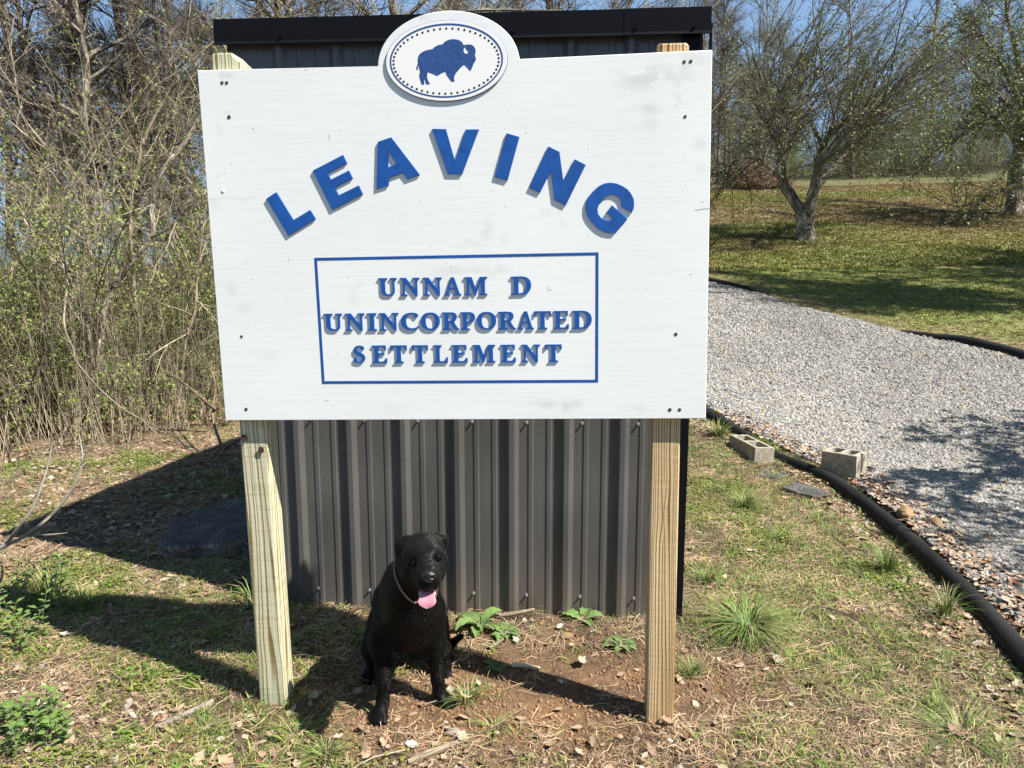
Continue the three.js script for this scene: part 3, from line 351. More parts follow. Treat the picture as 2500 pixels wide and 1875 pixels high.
{
  const P = 0.2275, X0 = -1.03, Y0 = -0.06, Y1 = 2.40, rb = -0.8025; // rb: middle of a sunlit rib flank
  function ribbed(xa, xb, y0, y1) {           // profile of an agricultural metal panel, extruded upwards, with a folded thickness
    const prof = []; const c0 = rb - 0.0195;    // crown centre
    const feats = [];
    for (let k = -12; k < 14; k++) { const c = c0 + k * P; feats.push([c - 0.030, 0], [c - 0.010, 0.0195], [c + 0.010, 0.0195], [c + 0.029, 0]); for (const m of [P / 3 + 0.004, 2 * P / 3 + 0.004]) feats.push([c + m - 0.014, 0], [c + m - 0.009, 0.0035], [c + m + 0.006, 0.0035], [c + m + 0.011, 0]); }
    feats.sort((a, b) => a[0] - b[0]); const zAt = x => { for (let i = 1; i < feats.length; i++) if (x <= feats[i][0]) return mix(feats[i - 1][1], feats[i][1], (x - feats[i - 1][0]) / (feats[i][0] - feats[i - 1][0])); return 0; };
    prof.push([xa, zAt(xa)]); for (const f of feats) if (f[0] > xa + 1e-4 && f[0] < xb - 1e-4) prof.push(f); prof.push([xb, zAt(xb)]);
    const p = [], u = [], cl = [], T = 0.0008, YS = [y0, 0.07, 0.13, 0.30, y1]; const quad = (a, b, za, zb, fl) => { for (let k = 0; k < 4; k++) { const q0 = YS[k], q1 = YS[k + 1], v = [[a, q0, za], [b, q0, zb], [b, q1, zb], [a, q0, za], [b, q1, zb], [a, q1, za]]; if (fl) v.reverse(); for (const q of v) { p.push(...q); u.push(q[0], q[1]); const m = (1 - sm(0.05, 0.3, q[1])) * (0.5 + 0.8 * vnoise(q[0] * 9, 3.3)); cl.push(1 + 0.35 * m, 1 + 0.2 * m, 1 + 0.05 * m); } } };
    for (let i = 1; i < prof.length; i++) { quad(prof[i - 1][0], prof[i][0], prof[i - 1][1], prof[i][1]); quad(prof[i - 1][0], prof[i][0], prof[i - 1][1] - T, prof[i][1] - T, true); }
    const g = new THREE.BufferGeometry(); g.setAttribute('position', new THREE.Float32BufferAttribute(p, 3)); g.setAttribute('uv', new THREE.Float32BufferAttribute(u, 2)); g.setAttribute('color', new THREE.Float32BufferAttribute(cl, 3)); g.computeVertexNormals(); return g;
  }
  const seam = rb - 0.0195 + 4 * P;
  part('wall_panel', ribbed(X0, seam + 0.012, Y0, Y1), M.panel, shed);
  part('wall_panel', ribbed(seam + 0.0125, 0.735, Y0, Y1).translate(0, 0, 0.0012), M.panel, shed);
  // sides, back and roof
  const side = s => { const g = ribbed(-2.5, 0, Y0, 1.98); g.rotateY(s * Math.PI / 2); return g; };
  part('side_wall', side(1).translate(X0, 0, -2.52), M.shed, shed); part('side_wall', side(-1).translate(0.80, 0, -0.01), M.shed, shed);
  for (const x of [X0, 0.8]) { const s = new THREE.Shape(); s.moveTo(0, 1.98); s.lineTo(2.5, 1.98); s.lineTo(0, 2.4); part('gable', new THREE.ExtrudeGeometry(s, { depth: 0.004, bevelEnabled: false }).rotateY(Math.PI / 2).translate(x - 0.002, 0, -0.01), M.shed, shed); }
  part('back_wall', ribbed(X0, 0.8, Y0, 1.98).rotateY(Math.PI).translate(X0 + 0.8, 0, -2.51), M.shed, shed);
  part('roof', new THREE.BoxGeometry(1.89, 0.02, 2.58).rotateX(-Math.atan2(0.42, 2.6)).translate(-0.118, 2.224, -1.25), M.trim, shed);
  // eave trim: fascia with a small kicked lip and an open underside
  const f = new THREE.Shape(); f.moveTo(0, 0.087); f.lineTo(0.042, 0.087); f.lineTo(0.042, 0.004); f.lineTo(0.052, -0.008); f.lineTo(0.050, -0.0105); f.lineTo(0.038, 0.002); f.lineTo(0.038, 0.083); f.lineTo(0, 0.083);
  const fas = (xa, xb) => new THREE.ExtrudeGeometry(f, { depth: xb - xa, bevelEnabled: false }).rotateY(Math.PI / 2).scale(1, 1, -1).translate(xa, 2.366, 0);
  const flip = g => { const q = g.toNonIndexed ? (g.index ? g.toNonIndexed() : g) : g, p = q.attributes.position; for (let i = 0; i < p.count; i += 3) { const a = [p.getX(i), p.getY(i), p.getZ(i)]; p.setXYZ(i, p.getX(i + 1), p.getY(i + 1), p.getZ(i + 1)); p.setXYZ(i + 1, ...a); } q.computeVertexNormals(); return q; };
  part('eave_trim', flip(fas(-1.066, 0.515)), M.trim, shed); part('eave_trim', flip(fas(0.512, 0.832)).translate(0, 0.0012, 0.0014), M.trim, shed);
  part('soffit', boxAt(1.86, 0.02, 0.036, -0.115, 2.405, 0.019), M.trim, shed);
  part('end_cap', boxAt(0.006, 0.14, 0.035, 0.835, 2.33, 0.02), M.trim, shed);
  part('corner_trim', mergeGeometries([boxAt(0.075, Y1 - Y0, 0.0015, 0.769, (Y0 + Y1) / 2, 0.023), boxAt(0.0015, Y1 - Y0, 0.09, 0.806, (Y0 + Y1) / 2, -0.021)]), M.trim, shed);
  const scr = mergeGeometries([new THREE.CylinderGeometry(0.0075, 0.008, 0.002, 14).rotateX(Math.PI / 2).translate(0, 0, 0.001), new THREE.CylinderGeometry(0.0042, 0.0042, 0.0105, 6).rotateX(Math.PI / 2).translate(0, 0, 0.0072)]);
  const screw = (x, y, z, mat) => { const s = part('screw', scr, mat, shed); s.position.set(x, y, z); };
  for (let k = 0; k < 8; k++) { const x = rb + 0.044 + k * P - 0.2275; if (x > 0.72) continue; const z = k > 4 ? 0.0012 : 0; screw(x, 0.872, z, M.zinc); screw(x, 0.118, z, M.zinc); screw(x, 2.27, z, M.shed); }
  for (const x of [-0.80, -0.33, 0.10, 0.555, 0.77]) screw(x, 2.384, 0.0425, M.trim);
}

// ------------------------------------------------------------ the sign
const woodTex = (warm, seed) => tex(512, 2048, (u, v) => { // 0.4 m x 2.8 m of sawn pine
  const X = u * 0.4, Y = v * 2.8; let wob = 0; let knot = 0;
  for (let k = 0; k < 11; k++) { const kx = hash(k, seed, 1) * 0.4, ky = hash(k, seed, 2) * 2.8, dx = (X - kx) / 0.012, dy = (Y - ky) / 0.05, d = dx * dx + dy * dy; wob += (dx > 0 ? 1 : -1) * 0.006 * Math.exp(-d * 0.5); if (k < 4) knot = Math.max(knot, Math.exp(-((X - kx) ** 2 + ((Y - ky) * 0.8) ** 2) / 0.00005)); }
  const xx = X + wob + 0.016 * (pnoise(v * 5 + seed, 3.3, 64) - 0.5) + 0.005 * (pnoise(v * 22, seed + 0.5, 64) - 0.5) + 0.0012 * (pnoise(v * 100, u * 12, 128) - 0.5);
  const ring = xx * (warm ? 105 : 60) + 4.5 * pnoise(xx * 22 + 3, v * 1.6, 64) + 1.5 * pnoise(xx * 60, v * 4, 64), fr = ring - Math.floor(ring), late = sm(0.55, 0.92, fr) * (1 - sm(0.94, 1, fr));
  const fine = pnoise(u * 220, v * 14, 220), mark = pnoise(u * 3, v * 330, 330) > 0.72 ? 0.035 : 0, blot = pnoise(u * 4, v * 7, 64);
  const crack = Math.exp(-Math.pow((X - 0.055 - 0.012 * Math.sin(v * 7 + seed)) / 0.0007, 2)) * sm(0.35, 0.5, pnoise(0.5, v * 6 + seed, 64));
  let r, g, b; if (warm) { r = 0.735; g = 0.635; b = 0.465; const d = (late * 0.75 + 0.14 * fine) * 0.55; r -= d * 0.9; g -= d; b -= d * 0.97; const st = (blot - 0.5) * 0.24; r -= st; g -= st * 1.2; b -= st * 1.3; }
  else { r = 0.80; g = 0.78; b = 0.675; const gn = sm(0.4, 0.8, blot) * 0.035; r -= gn * 1.5; g -= gn * 0.3; b -= gn * 0.5; const d = late * 0.34 + 0.08 * fine; r -= d * 0.9; g -= d; b -= d * 1.15; r -= mark; g -= mark; b -= mark; }
  const k = Math.max(knot, crack * 0.9); return [mix(r, 0.25, k), mix(g, 0.18, k), mix(b, 0.1, k)];
});
const woodBump = tex(256, 512, (u, v) => { const s = 0.5 + 0.4 * (pnoise(u * 70, v * 4, 70) - 0.5) + 0.25 * (pnoise(u * 10, v * 200, 200) - 0.5); return [s, s, s]; }, false);
const woodMat = (warm, seed) => { const t = woodTex(warm, seed); t.repeat.set(1 / 0.4, 1 / 2.8); t.offset.set(0, 0.15); woodBump.repeat.set(1 / 0.4, 1 / 1.6); return new THREE.MeshStandardMaterial({ map: t, bumpMap: woodBump, bumpScale: 0.0016, roughness: warm ? 0.5 : 0.75 }); };
// painted face: brush strokes, filler marks, grey smudges (positions on the board in metres)
const SMUDGE = [[0.62, 2.05, 0.10, 0.035, 0.20], [0.55, 2.03, 0.06, 0.03, 0.16], [0.70, 2.08, 0.05, 0.02, 0.14], [0.68, 1.99, 0.02, 0.03, 0.22], [0.58, 1.955, 0.04, 0.02, 0.22], [0.60, 1.91, 0.06, 0.02, 0.13], [0.73, 1.85, 0.03, 0.02, 0.17], [0.74, 1.78, 0.03, 0.02, 0.1], [-0.70, 2.095, 0.035, 0.015, 0.22], [-0.66, 2.09, 0.02, 0.012, 0.2], [-0.68, 1.99, 0.02, 0.012, 0.16], [-0.70, 1.94, 0.03, 0.02, 0.1], [-0.60, 1.93, 0.02, 0.01, 0.1], [0.10, 1.62, 0.02, 0.03, 0.2], [0.15, 1.60, 0.012, 0.02, 0.26], [0.05, 1.58, 0.03, 0.015, 0.14], [0.0, 1.50, 0.10, 0.02, 0.12], [0.12, 1.50, 0.06, 0.02, 0.13], [0.20, 1.47, 0.03, 0.02, 0.14], [-0.02, 1.43, 0.02, 0.02, 0.2], [-0.30, 1.45, 0.02, 0.04, 0.10], [-0.33, 1.42, 0.02, 0.03, 0.12], [0.28, 1.085, 0.03, 0.016, 0.22], [0.335, 1.078, 0.02, 0.018, 0.24], [0.37, 1.085, 0.02, 0.015, 0.2], [0.55, 1.07, 0.05, 0.02, 0.15], [-0.74, 1.72, 0.02, 0.02, 0.14], [-0.71, 1.46, 0.02, 0.02, 0.16], [-0.68, 1.40, 0.03, 0.02, 0.11], [-0.6, 1.25, 0.04, 0.03, 0.07], [0.5, 1.4, 0.02, 0.02, 0.12], [-0.08, 2.235, 0.03, 0.012, 0.2], [-0.11, 2.225, 0.02, 0.012, 0.18], [0.32, 1.68, 0.012, 0.016, 0.13], [0.29, 1.665, 0.01, 0.014, 0.15], [0.27, 1.67, 0.01, 0.012, 0.12], [0.33, 1.635, 0.01, 0.014, 0.13], [0.22, 1.09, 0.05, 0.02, 0.09], [-0.2, 1.08, 0.06, 0.02, 0.06]];
const boardTex = tex(2048, 1664, (u, v) => {
  const x = -0.8 + u * 1.6, y = 1.0 + v * 1.3; let s = 0.872 + 0.012 * (pnoise(u * 9, v * 260, 260) - 0.5) + 0.012 * (pnoise(u * 40, v * 420, 420) - 0.5) + 0.02 * (pnoise(u * 6, v * 6, 64) - 0.5), d = 0;
  for (const q of SMUDGE) { const dx = (x - q[0]) / q[2], dy = (y - q[1]) / q[3], e = dx * dx + dy * dy; if (e < 5) d += 0.30 * q[4] * Math.exp(-e * 1.4) * sm(0.28, 0.62, pnoise(u * 70, v * 70, 128) * 0.6 + pnoise(u * 24 + 3, v * 24, 128) * 0.4); }
  if (pnoise(u * 130, v * 104, 256) > 0.982) d += 0.25;
  const line = (ya, xa, xb, w) => x > xa && x < xb ? Math.exp(-Math.pow((y - ya - 0.002 * Math.sin(x * 60)) / w, 2)) : 0;
  d += 0.09 * line(1.735, -0.80, -0.6, 0.0012) + 0.75 * line(1.665, 0.72, 0.8, 0.0008) + 0.05 * line(1.52, -0.8, -0.62, 0.001);
  return [s - d, s - d * 1.03 + 0.006, s - d * 1.1 - 0.008];
}); boardTex.wrapS = boardTex.wrapT = THREE.ClampToEdgeWrapping;
const boardBump = tex(1024, 1024, (u, v) => { const s = 0.5 + 0.55 * (pnoise(u * 14, v * 190, 190) - 0.5) + 0.3 * (pnoise(u * 40, v * 330, 330) - 0.5) + 0.25 * (pnoise(u * 9, v * 22, 64) - 0.5); return [s, s, s]; }, false);
M.white = new THREE.MeshStandardMaterial({ map: boardTex, bumpMap: boardBump, bumpScale: 0.00010, roughness: 0.5 });
M.plain = std([0.78, 0.775, 0.75], { roughness: 0.5 });
const blueTex = tex(512, 512, (u, v) => { const s = 0.86 + 0.12 * pnoise(u * 16, v * 16, 64) + 0.06 * pnoise(u * 90, v * 90, 128) + (pnoise(u * 210, v * 210, 210) > 0.965 ? 0.2 : 0); return [s, s, s]; });
M.blue = new THREE.MeshPhysicalMaterial({ color: lin(0.007, 0.082, 0.33), roughness: 0.6, specularIntensity: 0.6, map: blueTex }); blueTex.repeat.set(3, 3);
M.blueDark = std([0.008, 0.03, 0.15], { roughness: 0.6 });
M.blueRough = std([0.010, 0.058, 0.21], { roughness: 0.8, bumpMap: soilBump, bumpScale: 0.0015 });
M.ink = std([0.012, 0.012, 0.015], { roughness: 0.7 });
M.rust = std([0.05, 0.028, 0.018], { roughness: 0.8 });
const sign = thing('roadside_sign', 'white painted wooden sign with blue raised letters on two square timber posts', 'sign', [0, 0, 0]);
const TB = 0.026; // board thickness; its face lies at z = 0
const ell = (cx, cy, a, b, n = 96) => { const p = []; for (let i = 0; i < n; i++) { const t = i / n * 2 * Math.PI; p.push(new THREE.Vector2(cx + a * Math.cos(t), cy + b * Math.sin(t))); } return p; };
const poly = (pts) => new THREE.Shape(pts.map(q => new THREE.Vector2(q[0], q[1])));
const ext = (sh, d, z, bev = 0) => new THREE.ExtrudeGeometry(sh, { depth: d - bev, bevelEnabled: bev > 0, bevelThickness: bev, bevelSize: bev, bevelOffset: -bev, bevelSegments: 1, curveSegments: 24 }).translate(0, 0, z);
{
  const s = new THREE.Shape(); s.moveTo(-0.7615, 1.0385); s.lineTo(0.7635, 1.0375); s.lineTo(0.7615, 2.111); s.lineTo(0.2095, 2.1075);
  for (let i = 0; i <= 60; i++) { const t = mix(0.045, Math.PI - 0.02, i / 60); s.lineTo(0.2093 * Math.cos(t), 2.1008 + 0.148 * Math.sin(t)); }
  s.lineTo(-0.2086, 2.104); s.lineTo(-0.7615, 2.113); s.closePath();
  const g = ext(s, TB, -TB, 0.0015), u = g.attributes.uv, p = g.attributes.position; for (let i = 0; i < p.count; i++) u.setXY(i, (p.getX(i) + 0.8) / 1.6, (p.getY(i) - 1.0) / 1.3);
  part('board', g, M.white, sign);
}
const LET = {"L":[[-0.5741,1.7313],[-0.5408,1.7499],[-0.4929,1.6654],[-0.4386,1.6945],[-0.4232,1.6678],[-0.512,1.6184]],"E":[[-0.4232,1.8104],[-0.3273,1.8536],[-0.3161,1.8293],[-0.377,1.8012],[-0.3686,1.7825],[-0.3118,1.8077],[-0.301,1.7847],[-0.3573,1.7589],[-0.3473,1.7355],[-0.2841,1.7629],[-0.2721,1.7374],[-0.37,1.6925]],"A":[[-0.2191,1.888],[-0.1777,1.8999],[-0.0959,1.7891],[-0.1336,1.7771],[-0.1464,1.796],[-0.1906,1.7823],[-0.1921,1.7609],[-0.2296,1.7504]],"Ah":[[-0.1894,1.8617],[-0.1639,1.8219],[-0.1909,1.8127]],"V":[[-0.0538,1.92],[-0.0123,1.9179],[0.0122,1.8245],[0.0469,1.9149],[0.0863,1.914],[0.0321,1.7864],[-0.0109,1.7884]],"I":[[0.1684,1.9003],[0.2057,1.8887],[0.1679,1.7648],[0.1298,1.776]],"N":[[0.2906,1.8591],[0.3233,1.8426],[0.3339,1.7576],[0.3679,1.8204],[0.4001,1.8031],[0.3403,1.6878],[0.3073,1.7048],[0.2974,1.7891],[0.2644,1.7267],[0.2321,1.7418]],"G":[[0.5354,1.6616],[0.5406,1.674],[0.5422,1.6881],[0.5405,1.7022],[0.5332,1.7165],[0.5225,1.7297],[0.5058,1.7406],[0.489,1.7476],[0.4711,1.7502],[0.4556,1.7486],[0.4388,1.7413],[0.4232,1.7288],[0.4075,1.7116],[0.4007,1.6941],[0.3989,1.6776],[0.4013,1.6633],[0.4096,1.6465],[0.4217,1.6319],[0.4373,1.6172],[0.4554,1.6073],[0.4723,1.6033],[0.486,1.603],[0.5227,1.6437],[0.4771,1.685],[0.4598,1.6642],[0.479,1.6471],[0.4711,1.6383],[0.4579,1.6405],[0.4446,1.6492],[0.4357,1.6613],[0.4343,1.6755],[0.4387,1.6884],[0.4483,1.6999],[0.4627,1.7137],[0.4771,1.7163],[0.4891,1.7134],[0.4987,1.7057],[0.5039,1.6961],[0.5051,1.6867],[0.5035,1.6808]],"bison":[[-0.0931,2.0867],[-0.0941,2.0927],[-0.0902,2.101],[-0.0883,2.1074],[-0.0888,2.1167],[-0.0862,2.1259],[-0.082,2.1313],[-0.0729,2.1374],[-0.0629,2.1407],[-0.051,2.1426],[-0.0435,2.1436],[-0.039,2.148],[-0.031,2.1523],[-0.021,2.155],[-0.0141,2.1553],[-0.009,2.1606],[-0.001,2.1655],[0.0089,2.1682],[0.0206,2.1684],[0.0323,2.1663],[0.041,2.1617],[0.0457,2.156],[0.0479,2.1508],[0.0573,2.1519],[0.0671,2.1521],[0.0748,2.149],[0.0805,2.1423],[0.0832,2.134],[0.0819,2.1257],[0.0799,2.1212],[0.083,2.1156],[0.0824,2.1082],[0.0783,2.101],[0.0753,2.0992],[0.0732,2.0919],[0.0659,2.0779],[0.0573,2.087],[0.0482,2.0966],[0.0398,2.0913],[0.0306,2.0824],[0.0225,2.0734],[0.0182,2.0652],[0.0167,2.0588],[0.0188,2.0512],[0.0089,2.051],[0.0013,2.0612],[-0.0052,2.0708],[-0.0079,2.0792],[-0.0169,2.0768],[-0.033,2.0684],[-0.0437,2.0741],[-0.0597,2.0803],[-0.0625,2.0729],[-0.0628,2.0655],[-0.0593,2.0551],[-0.0546,2.0465],[-0.0656,2.0459],[-0.07,2.0601],[-0.072,2.0583],[-0.0715,2.0461],[-0.0795,2.0459],[-0.083,2.0578],[-0.0856,2.0682],[-0.0853,2.0756],[-0.083,2.0811],[-0.0847,2.0905],[-0.0873,2.099],[-0.0895,2.0944],[-0.0887,2.0897]],"horn":[[0.0526,2.1458],[0.0496,2.1427],[0.047,2.1363],[0.0488,2.1307],[0.0526,2.1269],[0.0575,2.1267],[0.0606,2.1303],[0.0611,2.1339],[0.0568,2.1359],[0.054,2.1406]]};
for (const [n, hole] of [['L'], ['E'], ['A', 'Ah'], ['V'], ['I'], ['N'], ['G']]) {
  const s = poly(LET[n]); if (hole) s.holes.push(new THREE.Path(LET[hole].map(q => new THREE.Vector2(q[0], q[1]))));
  const m = part('letter', ext(s, 0.0052, 0.0002, 0.0006), M.blue, sign); m.userData.label = 'large blue capital ' + n + ' of the arched word LEAVING';
}
{ // painted frame line
  const o = [[-0.4363, 1.5498], [0.4371, 1.5482], [0.4347, 1.1527], [-0.4354, 1.1556]], w = 0.0085; const s = poly(o), hp = [[-0.4363 + w, 1.5498 - w], [0.4371 - w, 1.5482 - w], [0.4347 - w, 1.1527 + w], [-0.4354 + w, 1.1556 + w]];
  s.holes.push(new THREE.Path(hp.map(q => new THREE.Vector2(...q)))); part('border_line', ext(s, 0.0006, 0.0001), M.blue, sign);
  const font = await new FontLoader().loadAsync('fonts/droid/droid_serif_bold.typeface.json');
  for (const [ch, xa, xb, yb, yt] of [["U",-0.2378,-0.1804,1.4287,1.4838],["N",-0.17,-0.1097,1.4282,1.4833],["N",-0.0993,-0.0403,1.4277,1.4829],["A",-0.0341,0.0185,1.4273,1.4824],["M",0.0288,0.099,1.4268,1.482],["D",0.1721,0.2331,1.4258,1.481],["U",-0.4168,-0.3579,1.3235,1.377],["N",-0.3488,-0.2873,1.3231,1.3768],["I",-0.2789,-0.2493,1.3228,1.3766],["N",-0.2409,-0.1799,1.3225,1.3764],["C",-0.1725,-0.1181,1.3221,1.3762],["O",-0.1097,-0.0513,1.3217,1.3759],["R",-0.043,0.009,1.3214,1.3757],["P",0.0142,0.0587,1.3211,1.3755],["O",0.0649,0.1237,1.3207,1.3753],["R",0.1309,0.1843,1.3204,1.3751],["A",0.1894,0.2396,1.32,1.3749],["T",0.2406,0.2922,1.3197,1.3747],["E",0.2998,0.3465,1.3194,1.3745],["D",0.3566,0.4159,1.319,1.3743],["S",-0.3288,-0.2915,1.2207,1.2761],["E",-0.2686,-0.2215,1.2204,1.2757],["T",-0.2098,-0.158,1.2201,1.2753],["T",-0.1422,-0.0912,1.2199,1.2749],["L",-0.0738,-0.0298,1.2196,1.2745],["E",-0.0172,0.0323,1.2194,1.2741],["M",0.0485,0.1186,1.2191,1.2736],["E",0.1358,0.1823,1.2188,1.2731],["N",0.1999,0.2575,1.2185,1.2727],["T",0.2729,0.3241,1.2182,1.2722]]) {
    const g = new TextGeometry(ch, { font, size: 1, depth: 0.0042, curveSegments: 6, bevelEnabled: false }); g.computeBoundingBox(); const b = g.boundingBox;
    g.translate(-b.min.x, -b.min.y, 0); g.scale((xb - xa) / (b.max.x - b.min.x), (yt - yb) / (b.max.y - b.min.y), 1); g.translate(xa, yb, 0.0002); part('small_letter', g, M.blue, sign);
  }
}
{ // oval plaque with ring, dots and bison
  const pl = part('plaque', ext(new THREE.Shape(ell(-0.0046, 2.109, 0.1798, 0.1124)), 0.0042, 0.0002), M.blueDark, sign);
  part('plaque_face', ext(new THREE.Shape(ell(-0.0046, 2.109, 0.1786, 0.1112)), 0.0014, 0.0042, 0.0005), M.plain, pl);
  const r = new THREE.Shape(ell(-0.005, 2.1096, 0.1672, 0.1030)); r.holes.push(new THREE.Path(ell(-0.005, 2.1092, 0.1624, 0.0982)));
  part('ring', ext(r, 0.0005, 0.0055), M.blueRough, pl);
  const dots = []; for (let i = 0; i < 54; i++) { const t = i / 54 * 2 * Math.PI + 0.03; dots.push(new THREE.CylinderGeometry(0.0034, 0.0034, 0.0006, 10).rotateX(Math.PI / 2).translate(-0.0057 + 0.1555 * Math.cos(t), 2.1082 + 0.0903 * Math.sin(t), 0.0057)); }
  part('dots', mergeGeometries(dots), M.ink, pl).userData.kind = 'stuff';
  const s = poly(LET.bison); s.holes.push(new THREE.Path(LET.horn.map(q => new THREE.Vector2(...q))));
  part('bison', ext(s, 0.0006, 0.0055), M.blueRough, pl);
}
{ // screws and screw holes
  const g = new THREE.CylinderGeometry(0.0055, 0.0055, 0.0016, 12).rotateX(Math.PI / 2);
  for (const [x, y] of [[-0.6871, 2.0745], [-0.6728, 2.074], [-0.6736, 1.9752], [-0.6868, 1.3091], [-0.6898, 1.0749], [0.6828, 2.0811], [0.7012, 2.0817], [0.6877, 1.9306], [0.6694, 1.2985], [0.6542, 1.0657], [0.6837, 1.0655]]) { const m = part('screw', g, M.rust, sign); m.position.set(x, y, 0.0004); m.scale.setScalar(0.8 + 0.25 * hash(x * 1e3 | 0, y * 1e3 | 0, 1)); }
  part('screw', new THREE.SphereGeometry(0.006, 12, 8).scale(1, 1, 0.4), M.plain, sign).position.set(-0.7104, 1.7578, 0);
}
{ // timber posts
  const post = (w, y0, y1, cut) => { const s = new THREE.Shape(), c = 0.006; s.moveTo(-w / 2, y0); s.lineTo(w / 2, y0); s.lineTo(w / 2, y1 - cut); s.lineTo(w / 2 - cut * 1.0, y1); s.lineTo(-w / 2 + c, y1); s.lineTo(-w / 2, y1 - c); s.closePath(); return new THREE.ExtrudeGeometry(s, { depth: 0.089 - 2 * c, bevelEnabled: true, bevelThickness: c, bevelSize: c, bevelOffset: -c, bevelSegments: 2 }); };
  const a = part('post', planarUV(post(0.0915, -0.3, 2.168, 0.03), 0.11), woodMat(false, 3), sign); a.position.set(-0.688, 0, -0.111); a.rotation.z = -0.003; a.userData.label = 'pale greenish timber post on the left';
  const b = part('post', planarUV(post(0.0905, -0.35, 2.142, 0.008), 0.53), woodMat(true, 8), sign); b.position.set(0.638, 0, -0.111); b.rotation.z = -0.008; b.userData.label = 'honey brown weathered timber post on the right';
  for (const [x, y] of [[-0.66, 0.935], [-0.715, 0.975]]) { const k = part('knot', new THREE.CylinderGeometry(0.010, 0.010, 0.002, 14).rotateX(Math.PI / 2).scale(1, 1.15, 1), M.rust, sign); k.position.set(x, y, -0.0215); }
}

